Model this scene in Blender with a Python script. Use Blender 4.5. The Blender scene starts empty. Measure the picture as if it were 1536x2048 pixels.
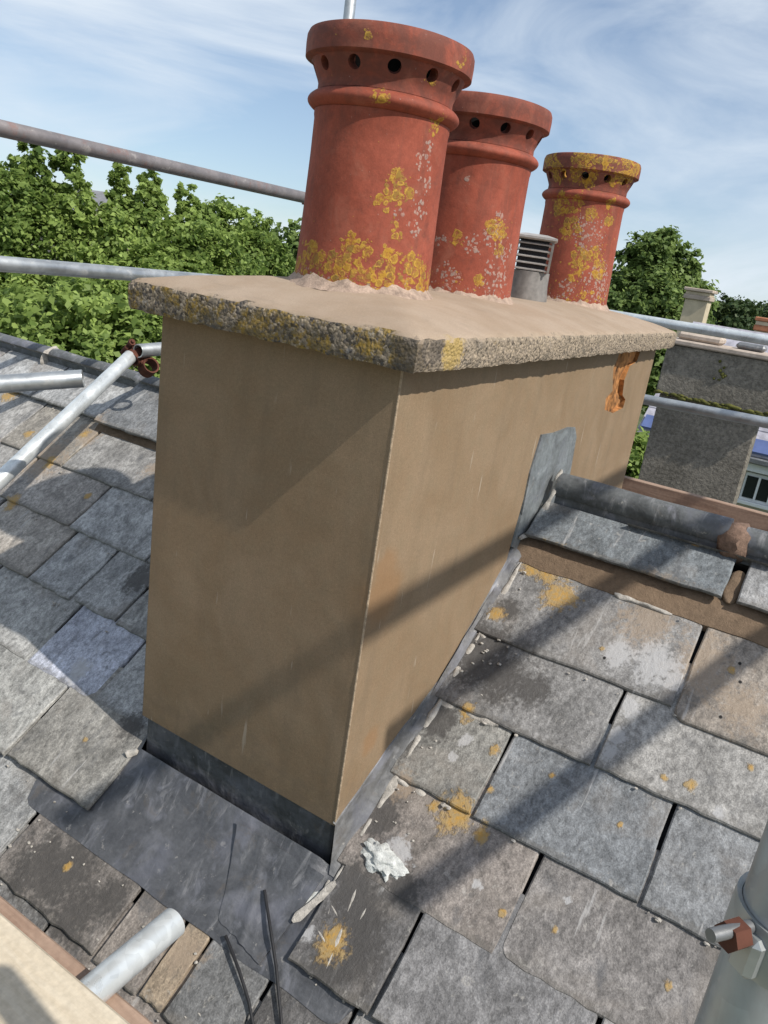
import bpy, bmesh, math, random
import numpy as np
from mathutils import Vector, Matrix, noise as mn
random.seed(7); rng = np.random.default_rng(7)
S = bpy.context.scene
COL = S.collection
R_ = math.radians

# ------------------------------------------------------------------ camera
F = 1555.7
CAM = Vector((0.68096, -1.20418, 0.18298))
RC = Matrix(((0.83969539, -0.28042401, 0.46505272),
             (0.52442565, 0.1963321, -0.82851158),
             (0.14102976, 0.93958293, 0.3119207)))
cd = bpy.data.cameras.new('camera'); cam = bpy.data.objects.new('camera', cd); COL.objects.link(cam)
cam.matrix_world = Matrix.Translation(CAM) @ RC.to_4x4()
cd.sensor_fit = 'VERTICAL'; cd.sensor_height = 24.0; cd.lens = F * 24.0 / 2048.0
cd.clip_start = 0.02; cd.clip_end = 6000.0
S.camera = cam

# ------------------------------------------------------------------ sky, sun, exposure
SUN = Vector((1.0, -0.13, 1.1)).normalized()
S.view_settings.view_transform = 'Standard'; S.view_settings.look = 'None'
S.view_settings.exposure = 0.0; S.view_settings.gamma = 1.0; S.view_settings.use_curve_mapping = False
S.render.engine = 'CYCLES'
S.cycles.max_bounces = 6; S.cycles.transparent_max_bounces = 8
W = bpy.data.worlds.new('World'); S.world = W; W.use_nodes = True
wn = W.node_tree.nodes; wl = W.node_tree.links; wn.clear()
def wnode(t, **k):
    n = wn.new(t)
    for a, b in k.items(): setattr(n, a, b)
    return n
wo = wnode('ShaderNodeOutputWorld'); wb = wnode('ShaderNodeBackground'); wb.inputs[1].default_value = 0.14
sky = wnode('ShaderNodeTexSky', sky_type='NISHITA', sun_disc=False)
sky.sun_elevation = math.asin(SUN.z); sky.sun_rotation = math.atan2(SUN.x, SUN.y)
sky.air_density = 1.0; sky.dust_density = 1.0; sky.ozone_density = 1.5
tc = wnode('ShaderNodeTexCoord')
lift = wnode('ShaderNodeVectorMath', operation='ADD'); lift.inputs[1].default_value = (0, 0, 0.05)
wl.new(tc.outputs['Generated'], lift.inputs[0]); wl.new(lift.outputs[0], sky.inputs[0])
# cirrus: stretched, warped noise over the direction
mp = wnode('ShaderNodeMapping'); mp.inputs['Rotation'].default_value = (0.25, 0.1, 0.5); mp.inputs['Scale'].default_value = (1.5, 1.0, 5.0)
wl.new(tc.outputs['Generated'], mp.inputs[0])
n1 = wnode('ShaderNodeTexNoise'); n1.inputs['Scale'].default_value = 1.9; n1.inputs['Detail'].default_value = 7; n1.inputs['Roughness'].default_value = 0.56; n1.inputs['Distortion'].default_value = 0.8
wl.new(mp.outputs[0], n1.inputs['Vector'])
n2 = wnode('ShaderNodeTexNoise'); n2.inputs['Scale'].default_value = 0.8; n2.inputs['Detail'].default_value = 3
wl.new(mp.outputs[0], n2.inputs['Vector'])
ad = wnode('ShaderNodeMath', operation='ADD'); wl.new(n1.outputs[0], ad.inputs[0]); wl.new(n2.outputs[0], ad.inputs[1])
mr = wnode('ShaderNodeMapRange'); mr.inputs[1].default_value = 0.84; mr.inputs[2].default_value = 1.16; mr.inputs[3].default_value = 0.10; mr.inputs[4].default_value = 0.88
wl.new(ad.outputs[0], mr.inputs[0])
mx = wnode('ShaderNodeMix', data_type='RGBA'); wl.new(mr.outputs[0], mx.inputs[0]); wl.new(sky.outputs[0], mx.inputs[6]); mx.inputs[7].default_value = (5.6, 6.2, 6.85, 1)
wl.new(mx.outputs[2], wb.inputs[0]); wl.new(wb.outputs[0], wo.inputs[0])

sd = bpy.data.lights.new('sun', 'SUN'); sd.energy = 5.0; sd.angle = R_(0.55); sd.color = (1.0, 0.95, 0.87)
so = bpy.data.objects.new('sun', sd); COL.objects.link(so); so.rotation_euler = SUN.to_track_quat('Z', 'Y').to_euler(); so.location = SUN * 30

# ------------------------------------------------------------------ helpers
def ray(px, py):
    return RC @ Vector(((px - 768) / F, -(py - 1024) / F, -1.0))
def at(px, py, d):                      # point seen at a photo pixel, d metres in front of the camera
    return CAM + ray(px, py) * d
def aty(px, py, Y):                     # the same, on the upright plane y = Y
    v = ray(px, py); return CAM + v * ((Y - CAM.y) / v.y)
def tag(o, label=None, cat=None, group=None, kind=None):
    if label: o['label'] = label
    if cat: o['category'] = cat
    if group: o['group'] = group
    if kind: o['kind'] = kind
    return o
def empty(name, loc, label, cat, group=None, rot=(0, 0, 0)):
    o = bpy.data.objects.new(name, None); COL.objects.link(o); o.location = loc; o.rotation_euler = rot
    o.empty_display_size = 0.1
    return tag(o, label, cat, group)
def link(name, me, mat=None, parent=None, loc=None, rot=None):
    o = bpy.data.objects.new(name, me); COL.objects.link(o)
    if mat and not me.materials: me.materials.append(mat)
    if parent: o.parent = parent
    if loc is not None: o.location = loc
    if rot is not None: o.rotation_euler = rot
    return o
def smooth(me, ang=35):
    me.polygons.foreach_set('use_smooth', [True] * len(me.polygons))
    me.set_sharp_from_angle(angle=R_(ang))
def bm_mesh(bm, name, sm=None):
    bmesh.ops.recalc_face_normals(bm, faces=bm.faces)
    me = bpy.data.meshes.new(name); bm.to_mesh(me); bm.free()
    if sm: smooth(me, sm)
    return me
def pyd(name, v, f, sm=None):
    me = bpy.data.meshes.new(name); me.from_pydata([tuple(x) for x in v], [], f); me.update()
    if sm: smooth(me, sm)
    return me
def add_box(bm, lo, hi, bev=0.0, M=None, seg=1):
    r = bmesh.ops.create_cube(bm, size=1.0); vs = r['verts']
    for v in vs:
        v.co = Vector([lo[i] + (v.co[i] + 0.5) * (hi[i] - lo[i]) for i in range(3)])
    if bev > 0:
        es = list({e for v in vs for e in v.link_edges})
        rr = bmesh.ops.bevel(bm, geom=es, offset=bev, segments=seg, affect='EDGES', profile=0.5)
        vs = list({v for f in rr['faces'] for v in f.verts} | {v for v in vs if v.is_valid})
    if M is not None:
        for v in vs: v.co = M @ v.co
    return vs
def box_obj(name, lo, hi, mat, parent=None, bev=0.0, M=None):
    bm = bmesh.new(); add_box(bm, lo, hi, bev, M); return link(name, bm_mesh(bm, name), mat, parent)
def frame_from(a, b):
    z = (b - a).normalized(); x = z.orthogonal().normalized(); y = z.cross(x)
    return Matrix((x, y, z)).transposed().to_4x4()
def add_tube(bm, a, b, r, seg=20, inner=None, cap=True):
    a, b = Vector(a), Vector(b); M = Matrix.Translation(a) @ frame_from(a, b); L = (b - a).length
    prof = [(r * 0.97, 0), (r, 0.0015), (r, L - 0.0015), (r * 0.97, L)]
    if inner: prof = [(inner, 0.06)] + [(inner, 0.0)] + prof + [(inner, L), (inner, L - 0.06)]
    rings = [[bm.verts.new(M @ Vector((p * math.cos(t), p * math.sin(t), h))) for t in [2 * math.pi * i / seg for i in range(seg)]] for p, h in prof]
    for A, B in zip(rings, rings[1:]):
        for i in range(seg): bm.faces.new((A[i], A[(i + 1) % seg], B[(i + 1) % seg], B[i]))
    if cap:
        bm.faces.new(rings[0][::-1]); bm.faces.new(rings[-1])
def lathe(prof, seg, closed=False):
    v = []; f = []
    for r, z in prof:
        for i in range(seg):
            t = 2 * math.pi * i / seg; v.append((r * math.cos(t), r * math.sin(t), z))
    n = len(prof)
    for j in range(n if closed else n - 1):
        k = (j + 1) % n
        for i in range(seg):
            i2 = (i + 1) % seg; f.append((j * seg + i, j * seg + i2, k * seg + i2, k * seg + i))
    return v, f
def fbm(x, y, z, s=1.0, o=4):
    return mn.fractal(Vector((x * s, y * s, z * s)), 1.0, 2.0, o)

# ------------------------------------------------------------------ material building
class NB:
    def __init__(s, name, rough=0.8, metal=0.0, spec=0.3):
        s.m = bpy.data.materials.new(name); s.m.use_nodes = True
        s.t = s.m.node_tree; s.N = s.t.nodes; s.L = s.t.links
        s.b = s.N['Principled BSDF']; s.b.inputs['Roughness'].default_value = rough; s.b.inputs['Metallic'].default_value = metal
        s.b.inputs['Specular IOR Level'].default_value = spec
        s.tc = s.N.new('ShaderNodeTexCoord'); s.obj = s.tc.outputs['Object']; s.geo = s.N.new('ShaderNodeNewGeometry'); s.pos = s.geo.outputs['Position']
    def put(s, i, v):
        if isinstance(v, bpy.types.NodeSocket): s.L.new(v, i)
        elif isinstance(v, (tuple, list)) and i.type == 'RGBA': i.default_value = (*v[:3], 1)
        else: i.default_value = v
    def noise(s, vec, scale, detail=4, rough=0.55, dist=0.0, col=False):
        n = s.N.new('ShaderNodeTexNoise'); s.put(n.inputs['Vector'], vec); n.inputs['Scale'].default_value = scale
        n.inputs['Detail'].default_value = detail; n.inputs['Roughness'].default_value = rough; n.inputs['Distortion'].default_value = dist
        return n.outputs[1 if col else 0]
    def voro(s, vec, scale, feature='F1', out=0, rnd=1.0):
        n = s.N.new('ShaderNodeTexVoronoi'); n.feature = feature; s.put(n.inputs['Vector'], vec); n.inputs['Scale'].default_value = scale; n.inputs['Randomness'].default_value = rnd
        return n.outputs[out]
    def math(s, op, a, b=0.0, clamp=False):
        n = s.N.new('ShaderNodeMath'); n.operation = op; n.use_clamp = clamp; s.put(n.inputs[0], a); s.put(n.inputs[1], b); return n.outputs[0]
    def vmath(s, op, a, b):
        n = s.N.new('ShaderNodeVectorMath'); n.operation = op; s.put(n.inputs[0], a); s.put(n.inputs[1], b)
        return n.outputs['Value'] if op in ('DISTANCE', 'DOT_PRODUCT', 'LENGTH') else n.outputs[0]
    def rng(s, v, a, b, c=0.0, d=1.0, smooth=True):
        n = s.N.new('ShaderNodeMapRange'); n.interpolation_type = 'SMOOTHSTEP' if smooth else 'LINEAR'
        s.put(n.inputs[0], v)
        for i, x in enumerate((a, b, c, d)): s.put(n.inputs[i + 1], x)
        return n.outputs[0]
    def mix(s, f, a, b, mode='MIX'):
        n = s.N.new('ShaderNodeMix'); n.data_type = 'RGBA'; n.blend_type = mode; n.clamp_factor = True
        s.put(n.inputs[0], f); s.put(n.inputs[6], a); s.put(n.inputs[7], b); return n.outputs[2]
    def mapping(s, vec, scale=(1, 1, 1), rot=(0, 0, 0)):
        n = s.N.new('ShaderNodeMapping'); s.put(n.inputs[0], vec); n.inputs['Scale'].default_value = scale; n.inputs['Rotation'].default_value = rot; return n.outputs[0]
    def mul(s, col, f):
        n = s.N.new('ShaderNodeVectorMath'); n.operation = 'SCALE'; s.put(n.inputs[0], col); s.put(n.inputs['Scale'], f); return n.outputs[0]
    def spots(s, vec, lst):                 # soft discs round given points: 1 at the centre, 0 at the radius
        out = None
        for p in lst:
            d = s.vmath('DISTANCE', vec, tuple(p[:3])); v = s.rng(d, 0.0, p[3], 1.0, 0.0, False)
            out = v if out is None else s.math('MAXIMUM', out, v)
        return out
    def rosette(s, vec, scale, region, lo=0.2, hi=0.55):      # lichen discs that grow and merge where region is high
        n = s.N.new('ShaderNodeTexVoronoi'); n.feature = 'F1'; s.put(n.inputs['Vector'], vec); n.inputs['Scale'].default_value = scale
        sp = s.N.new('ShaderNodeSeparateColor'); s.L.new(n.outputs['Color'], sp.inputs[0])
        thr = s.math('MULTIPLY', region, s.rng(sp.outputs[0], 0, 1, lo, hi, False))
        d = n.outputs['Distance']; m = s.rng(s.math('SUBTRACT', d, thr), 0.07, -0.09)
        rim = s.rng(s.math('ABSOLUTE', s.math('SUBTRACT', d, s.math('MULTIPLY', thr, 0.8))), 0.10, 0.0)
        return m, rim, sp.outputs[1]
    def bump(s, h, strength=0.4, dist=0.01):
        n = s.N.new('ShaderNodeBump'); s.put(n.inputs['Height'], h); n.inputs['Strength'].default_value = strength; n.inputs['Distance'].default_value = dist
        s.L.new(n.outputs[0], s.b.inputs['Normal'])
    def oinfo(s, k):
        n = s.N.new('ShaderNodeObjectInfo'); return n.outputs[k]
    def done(s, col): s.put(s.b.inputs['Base Color'], col); return s.m

def flat(name, col, rough=0.7, metal=0.0, var=0.25, scale=30, spec=0.3, bump=0.15):
    n = NB(name, rough, metal, spec); a = n.noise(n.obj, scale, 5); b = n.noise(n.obj, scale * 0.13, 3)
    f = n.math('ADD', n.rng(a, 0.25, 0.75, 1 - var, 1 + var, False), n.rng(b, 0.3, 0.7, -var * .6, var * .6, False))
    if bump: n.bump(a, bump, 0.004)
    return n.done(n.mul(col, f))

# roof lichen, pale deposits, dark damp and beige lime stains: (x, y, radius) on the near roof slope
YEL = [(0.171, 0.716, 0.069), (0.121, 0.757, 0.047), (0.067, 0.761, 0.04), (0.051, 0.607, 0.034), (0.196, 0.181, 0.054), (0.27, 0.173, 0.025), (0.146, 0.18, 0.018), (0.108, 0.373, 0.028), (0.209, 0.327, 0.019), (0.1, -0.115, 0.045), (0.623, 0.419, 0.02), (0.567, 0.41, 0.013), (-1.705, 0.388, 0.041), (-2.254, 0.748, 0.06), (0.377, 0.072, 0.012), (0.277, 0.934, 0.02), (0.443, 0.93, 0.02), (0.241, 0.252, 0.013), (-1.719, 0.698, 0.031), (-1.728, 0.555, 0.034)]
WHT = [(0.466, 0.631, 0.084), (0.371, 0.62, 0.05), (0.51, 0.611, 0.041), (0.444, 0.525, 0.038), (0.445, 0.457, 0.034), (0.445, 0.418, 0.024), (0.14, 0.321, 0.025), (0.129, 0.276, 0.016), (0.127, 0.067, 0.05), (0.307, 0.094, 0.017), (0.481, 0.144, 0.014), (0.043, -0.124, 0.026), (0.689, 0.392, 0.017), (-0.93, 0.07, 0.05)]
DRK = [(0.062, 0.504, 0.12), (0.15, 0.47, 0.09), (0.218, 0.474, 0.06), (0.13, -0.06, 0.08), (0.16, -0.11, 0.07), (0.06, 0.32, 0.05), (0.05, 0.12, 0.07), (-0.55, -0.27, 0.12), (-0.4, -0.25, 0.06), (-0.66, 0.03, 0.05), (0.068, 0.627, 0.046), (0.0, 0.263, 0.056), (0.036, 0.155, 0.053), (0.07, 0.127, 0.039), (0.075, -0.019, 0.074), (0.171, 0.024, 0.049), (0.067, 0.35, 0.042), (-0.62, -0.28, 0.09), (-0.45, -0.3, 0.08), (-1.0, 0.34, 0.07), (0.12, -0.14, 0.06)]
YEL += [(rx_, ry_, rr_) for rx_, ry_, rr_ in [(0.33, 0.62, 0.012), (0.72, 0.50, 0.012), (0.52, 0.30, 0.009), (0.35, 0.33, 0.010), (0.48, 0.09, 0.010), (0.70, 0.10, 0.012), (-0.75, -0.05, 0.012), (-0.55, -0.25, 0.014), (-1.45, 0.50, 0.02), (-1.95, 0.62, 0.03), (0.62, 0.68, 0.014)]]
BEI = [(0.403, 0.724, 0.102), (0.559, 0.667, 0.111), (0.671, 0.605, 0.079), (0.055, 0.185, 0.04), (-0.166, -0.183, 0.037), (-1.771, 0.565, 0.128), (-1.698, 0.704, 0.087), (-0.171, -0.248, 0.061), (-1.3, 0.66, 0.06)]

HOL = [(0.346, 0.600), (0.632, 0.703), (0.646, 0.661), (0.632, 0.569)]    # nail holes
def slate_material():
    n = NB('slate', 0.72, 0.0, 0.35)
    rnd = n.oinfo('Random'); col = n.oinfo('Color')
    off = n.N.new('ShaderNodeCombineXYZ'); n.put(off.inputs[0], n.math('MULTIPLY', rnd, 37.0)); n.put(off.inputs[1], n.math('MULTIPLY', rnd, 91.0))
    v = n.vmath('ADD', n.obj, off.outputs[0])
    vs = n.mapping(v, (1.0, 0.6, 1.0), (0, 0, 0.5))
    a = n.noise(vs, 14, 8, 0.62, 0.8); b = n.noise(n.mapping(v, (1.0, 0.66, 1.0), (0, 0, 0.35)), 88, 6, 0.68); c = n.noise(v, 5.5, 4, 0.55, 0.5); g = n.noise(v, 260, 3, 0.6)
    f = n.math('MULTIPLY', n.rng(a, 0.3, 0.7, 0.58, 1.30, False), n.rng(b, 0.32, 0.68, 0.56, 1.42, False))
    f = n.math('MULTIPLY', f, n.rng(g, 0.3, 0.7, 0.72, 1.28, False))
    base = n.mul(col, f)
    base = n.mix(n.math('MULTIPLY', n.rng(c, 0.54, 0.7), 0.35), base, (0.235, 0.205, 0.175))
    base = n.mix(n.math('MULTIPLY', n.rng(n.noise(vs, 9, 6, 0.65, 1.2), 0.54, 0.72), 0.6), base, (0.085, 0.088, 0.095))
    base = n.mix(n.math('MULTIPLY', n.rng(n.noise(n.vmath('ADD', v, (7, 3, 0)), 24, 6, 0.7, 0.8), 0.56, 0.7), 0.5), base, (0.075, 0.072, 0.07))
    stw = n.noise(n.mapping(v, (1.0, 0.10, 1.0), (0, 0, 0.55)), 34, 4, 0.6, 0.4)
    base = n.mix(n.math('MULTIPLY', n.rng(stw, 0.64, 0.72), 0.55), base, (0.42, 0.41, 0.40))
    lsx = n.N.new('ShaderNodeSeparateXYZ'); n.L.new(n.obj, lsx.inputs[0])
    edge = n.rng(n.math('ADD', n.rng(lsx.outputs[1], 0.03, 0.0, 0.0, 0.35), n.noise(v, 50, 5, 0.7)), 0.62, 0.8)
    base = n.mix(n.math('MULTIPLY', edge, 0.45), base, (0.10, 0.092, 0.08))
    base = n.mix(n.math('MULTIPLY', n.rng(n.noise(n.mapping(v, (1.0, 0.75, 1.0), (0, 0, 0.3)), 52, 6, 0.7, 0.5), 0.59, 0.68), 0.5), base, (0.38, 0.36, 0.33))
    w = n.vmath('MULTIPLY', n.pos, (1, 1, 0)); wob = n.noise(w, 26, 6, 0.65, 0.6); wf = n.noise(w, 95, 4, 0.6)
    def patch(lst, gain, lo, hi):
        sp = n.spots(w, [(x, y, 0, r * 1.35) for x, y, r in lst])
        return n.rng(n.math('ADD', n.math('MULTIPLY', sp, gain), n.math('ADD', wob, n.math('MULTIPLY', n.math('SUBTRACT', wf, 0.25), 1.0))), lo, hi)
    base = n.mix(n.math('MULTIPLY', patch(DRK, 0.9, 0.98, 1.4), 0.85), base, (0.055, 0.051, 0.048))
    base = n.mix(n.math('MULTIPLY', patch(BEI, 0.8, 1.0, 1.4), 0.7), base, (0.29, 0.225, 0.165))
    base = n.mix(n.math('MULTIPLY', patch(WHT, 0.9, 1.12, 1.4), 0.75), base, (0.40, 0.395, 0.395))
    ly = patch(YEL, 0.9, 1.1, 1.42)
    base = n.mix(n.math('MULTIPLY', ly, 0.9), base, n.mix(n.rng(wf, 0.35, 0.6), (0.42, 0.235, 0.04), (0.32, 0.225, 0.10)))
    hol = n.spots(w, [(x, y, 0, 0.0075) for x, y in HOL]); base = n.mix(n.rng(n.math('ADD', hol, n.math('MULTIPLY', wf, 0.4)), 0.55, 0.8), base, (0.012, 0.011, 0.01))
    h = n.math('ADD', n.math('MULTIPLY', a, 0.9), n.math('ADD', n.math('MULTIPLY', b, 0.5), n.math('MULTIPLY', g, 0.25)))
    h = n.math('ADD', h, n.math('MULTIPLY', ly, 0.5)); n.bump(h, 0.7, 0.006)
    return n.done(base)

def mortar_material(name='mortar', col=(0.155, 0.108, 0.071), var=0.22):
    n = NB(name, 0.9); a = n.noise(n.pos, 60, 6, 0.65); b = n.noise(n.pos, 8, 4); g = n.noise(n.pos, 320, 3, 0.7)
    c = n.mul(col, n.math('MULTIPLY', n.rng(a, 0.3, 0.7, 1 - var, 1 + var, False), n.rng(g, 0.3, 0.7, .85, 1.15, False)))
    c = n.mix(n.math('MULTIPLY', n.rng(b, 0.5, 0.7), 0.4), c, tuple(min(1, x * 1.5) for x in col))
    n.bump(n.math('ADD', a, n.math('MULTIPLY', g, 0.5)), 0.6, 0.006)
    return n.done(c)

def render_material():
    n = NB('sand_render', 0.88, 0, 0.2)
    a = n.noise(n.pos, 5.5, 5, 0.55, 0.8); b = n.noise(n.pos, 26, 5, 0.6); g = n.noise(n.pos, 420, 3, 0.7); s = n.noise(n.mapping(n.pos, (1, 1, 0.28), (0.25, 0.1, 0)), 30, 4, 0.6, 0.6)
    base = n.mix(n.rng(a, 0.3, 0.7), (0.212, 0.146, 0.087), (0.247, 0.176, 0.111))
    base = n.mix(n.math('MULTIPLY', n.rng(b, 0.4, 0.7), 0.35), base, (0.20, 0.155, 0.098))
    base = n.mul(base, n.math('MULTIPLY', n.rng(g, 0.3, 0.7, 0.82, 1.18, False), n.rng(n.noise(n.pos, 150, 4, 0.65), 0.3, 0.7, 0.9, 1.1, False)))
    # pale trowel scuffs and drips
    sc = n.rng(n.noise(n.mapping(n.pos, (1, 1, 0.12), (0.1, 0.06, 0)), 34, 3, 0.5, 0.3), 0.70, 0.76)
    base = n.mix(n.math('MULTIPLY', sc, 0.65), base, (0.36, 0.30, 0.23))
    dk = n.rng(n.noise(n.mapping(n.pos, (1, 1, 0.16)), 13, 5, 0.6, 0.4), 0.5, 0.72)
    base = n.mix(n.math('MULTIPLY', dk, 0.32), base, (0.145, 0.11, 0.072))
    fine = n.rng(n.noise(n.mapping(n.pos, (1, 1, 0.10), (0.12, 0.16, 0)), 70, 3, 0.5), 0.71, 0.76)
    base = n.mix(n.math('MULTIPLY', fine, 0.65), base, (0.37, 0.31, 0.24))
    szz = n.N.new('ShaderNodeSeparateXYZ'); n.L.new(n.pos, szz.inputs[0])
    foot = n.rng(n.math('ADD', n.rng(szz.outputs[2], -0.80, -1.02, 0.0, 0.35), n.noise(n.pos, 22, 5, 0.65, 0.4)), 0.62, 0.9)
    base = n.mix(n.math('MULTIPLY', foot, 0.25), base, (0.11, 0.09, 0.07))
    # rusty bloom by the lower corner and one pale scratch
    rb = n.spots(n.pos, [(0, 0.06, -0.46, 0.10), (0, 0.05, -0.40, 0.06), (0, 0.10, -0.83, 0.05)])
    base = n.mix(n.math('MULTIPLY', n.rng(n.math('ADD', rb, n.math('MULTIPLY', b, 0.9)), 0.55, 1.1), 0.4), base, (0.26, 0.13, 0.05))
    h = n.math('ADD', n.math('MULTIPLY', n.noise(n.pos, 3.2, 3, 0.5), 1.8), n.math('ADD', n.math('MULTIPLY', s, 0.0), n.math('ADD', n.math('MULTIPLY', b, 0.16), n.math('MULTIPLY', g, 0.10))))
    n.bump(h, 0.4, 0.010)
    return n.done(base)

def slab_material():
    n = NB('concrete_slab', 0.92, 0, 0.2)
    up = n.N.new('ShaderNodeSeparateXYZ'); n.L.new(n.geo.outputs['True Normal'], up.inputs[0])
    topm = n.rng(up.outputs[2], 0.55, 0.85)
    a = n.noise(n.pos, 7, 5, 0.6, 0.4); g = n.noise(n.pos, 380, 3, 0.7)
    top = n.mul(n.mix(n.math('MULTIPLY', n.rng(n.noise(n.pos, 17, 6, 0.7, 0.5), 0.5, 0.75), 0.4), n.mix(n.rng(a, 0.3, 0.7), (0.295, 0.222, 0.158), (0.342, 0.267, 0.20)), (0.22, 0.175, 0.13)), n.rng(g, 0.3, 0.7, 0.86, 1.14, False))
    vc = n.voro(n.pos, 150, 'F1', 1); sep = n.N.new('ShaderNodeSeparateColor'); n.L.new(vc, sep.inputs[0])
    agg = n.mix(sep.outputs[0], (0.11, 0.09, 0.07), (0.42, 0.34, 0.25))
    agg = n.mix(n.rng(sep.outputs[1], 0.75, 0.8), agg, (0.09, 0.08, 0.075))
    agg = n.mix(n.math('MULTIPLY', n.rng(n.noise(n.pos, 70, 5, 0.7), 0.45, 0.62), 0.7), agg, (0.14, 0.115, 0.085))
    # lichen crusts: heavier on the face turned to the viewer
    sx = n.N.new('ShaderNodeSeparateXYZ'); n.L.new(n.pos, sx.inputs[0])
    front = n.rng(sx.outputs[1], -0.01, -0.04, 0.0, 0.16)
    lm = n.math('ADD', n.noise(n.pos, 30, 6, 0.7, 0.3), front)
    agg = n.mix(n.math('MULTIPLY', n.rng(lm, 0.62, 0.70), 0.8), agg, n.mix(n.rng(n.noise(n.pos, 110, 2), 0.4, 0.6), (0.28, 0.18, 0.03), (0.17, 0.125, 0.055)))
    agg = n.mix(n.math('MULTIPLY', n.rng(n.noise(n.vmath('ADD', n.pos, (5, 3, 1)), 36, 5, 0.7), 0.6, 0.67), 0.6), agg, (0.28, 0.26, 0.24))
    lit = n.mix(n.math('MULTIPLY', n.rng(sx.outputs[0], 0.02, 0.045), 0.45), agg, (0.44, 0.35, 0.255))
    lit = n.mix(n.math('MULTIPLY', n.rng(n.noise(n.vmath('ADD', n.pos, (9, 2, 4)), 85, 3, 0.6), 0.56, 0.62), 0.8), lit, (0.06, 0.05, 0.04))
    lit = n.mix(n.math('MULTIPLY', n.rng(n.noise(n.vmath('ADD', n.pos, (1, 2, 9)), 18, 5, 0.7, 0.5), 0.50, 0.66), 0.55), lit, (0.13, 0.11, 0.085))
    cs_ = n.spots(n.pos, [(0.05, -0.05, 0.03, 0.075), (0.05, 0.02, 0.04, 0.05)])
    lit = n.mix(n.math('MULTIPLY', n.rng(n.math('ADD', cs_, n.noise(n.pos, 60, 4, 0.7)), 0.75, 1.1), 0.75), lit, (0.085, 0.072, 0.06))
    lit = n.mix(n.math('MULTIPLY', n.rng(n.math('ADD', n.spots(n.pos, [(0.05, 0.085, 0.035, 0.07)]), n.noise(n.pos, 80, 4, 0.7)), 0.8, 1.1), 0.7), lit, (0.42, 0.29, 0.08))
    base = n.mix(topm, lit, top)
    h = n.math('ADD', n.math('MULTIPLY', n.voro(n.pos, 150), -0.8), n.noise(n.pos, 130, 4, 0.7))
    side = n.math('MULTIPLY', h, n.math('SUBTRACT', 1.0, topm))
    n.bump(n.math('ADD', side, n.math('MULTIPLY', g, 0.12)), 0.7, 0.007)
    return n.done(base)

def lead_material(name, col=(0.085, 0.088, 0.095), pale=0.5):
    n = NB(name, 0.55, 0.25, 0.5)
    a = n.noise(n.pos, 12, 6, 0.6, 0.8); s = n.noise(n.mapping(n.pos, (1, .35, 1), (0, 0, 0.5)), 20, 5, 0.6, 0.8); b = n.noise(n.pos, 90, 4, 0.6)
    base = n.mul(col, n.math('MULTIPLY', n.rng(a, 0.3, 0.7, 0.7, 1.35, False), n.rng(b, 0.3, 0.7, 0.85, 1.15, False)))
    base = n.mix(n.math('MULTIPLY', n.rng(s, 0.52, 0.72), pale), base, (0.24, 0.245, 0.28))
    base = n.mix(n.math('MULTIPLY', n.rng(n.noise(n.pos, 34, 5, 0.7), 0.62, 0.7), pale), base, (0.42, 0.40, 0.37))
    n.put(n.b.inputs['Roughness'], n.rng(a, 0.3, 0.7, 0.45, 0.7))
    ox = n.noise(n.mapping(n.pos, (1, 0.25, 0.25), (0.3, 0, 0.3)), 42, 5, 0.65, 0.6)
    base = n.mix(n.math('MULTIPLY', n.rng(ox, 0.55, 0.72), 0.45), base, (0.34, 0.335, 0.34))
    pt = n.noise(n.pos, 6, 4, 0.6, 0.6); base = n.mix(n.math('MULTIPLY', n.rng(pt, 0.5, 0.66), 0.55), base, (0.155, 0.16, 0.19))
    base = n.mix(n.math('MULTIPLY', n.rng(n.noise(n.vmath('ADD', n.pos, (4, 4, 4)), 15, 6, 0.7, 0.5), 0.55, 0.72), 0.4), base, (0.14, 0.115, 0.09))
    n.bump(n.math('ADD', n.math('MULTIPLY', n.noise(n.pos, 9, 3, 0.5), 1.6), n.math('ADD', n.math('MULTIPLY', a, 0.5), n.math('MULTIPLY', b, 0.2))), 0.5, 0.012)
    return n.done(base)

def galv_material(name, col=(0.42, 0.44, 0.45), rough=0.42, metal=0.75, rust=0.0, splash=0.4):
    n = NB(name, rough, metal, 0.5)
    a = n.noise(n.obj, 11, 5, 0.6, 0.4); b = n.noise(n.obj, 75, 4, 0.6); v = n.voro(n.obj, 60, 'F1', 1)
    sp = n.N.new('ShaderNodeSeparateColor'); n.L.new(v, sp.inputs[0])
    base = n.mul(col, n.math('MULTIPLY', n.rng(a, 0.3, 0.7, 0.86, 1.12, False), n.rng(sp.outputs[0], 0, 1, 0.92, 1.08, False)))
    cm = n.math('MULTIPLY', n.rng(n.noise(n.obj, 24, 6, 0.7), 0.57, 0.66), splash)
    base = n.mix(cm, base, (0.40, 0.38, 0.35))
    rm = n.math('MULTIPLY', n.rng(n.noise(n.obj, 9, 6, 0.7, 0.3), 0.52, 0.66), rust)
    base = n.mix(rm, base, (0.20, 0.075, 0.05))
    n.put(n.b.inputs['Metallic'], n.math('MULTIPLY', n.math('SUBTRACT', 1.0, n.math('MAXIMUM', cm, rm)), metal))
    n.put(n.b.inputs['Roughness'], n.rng(a, 0.3, 0.7, rough - 0.08, rough + 0.15))
    n.bump(n.math('ADD', a, n.math('MULTIPLY', b, 0.3)), 0.15, 0.003)
    return n.done(base)

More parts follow.
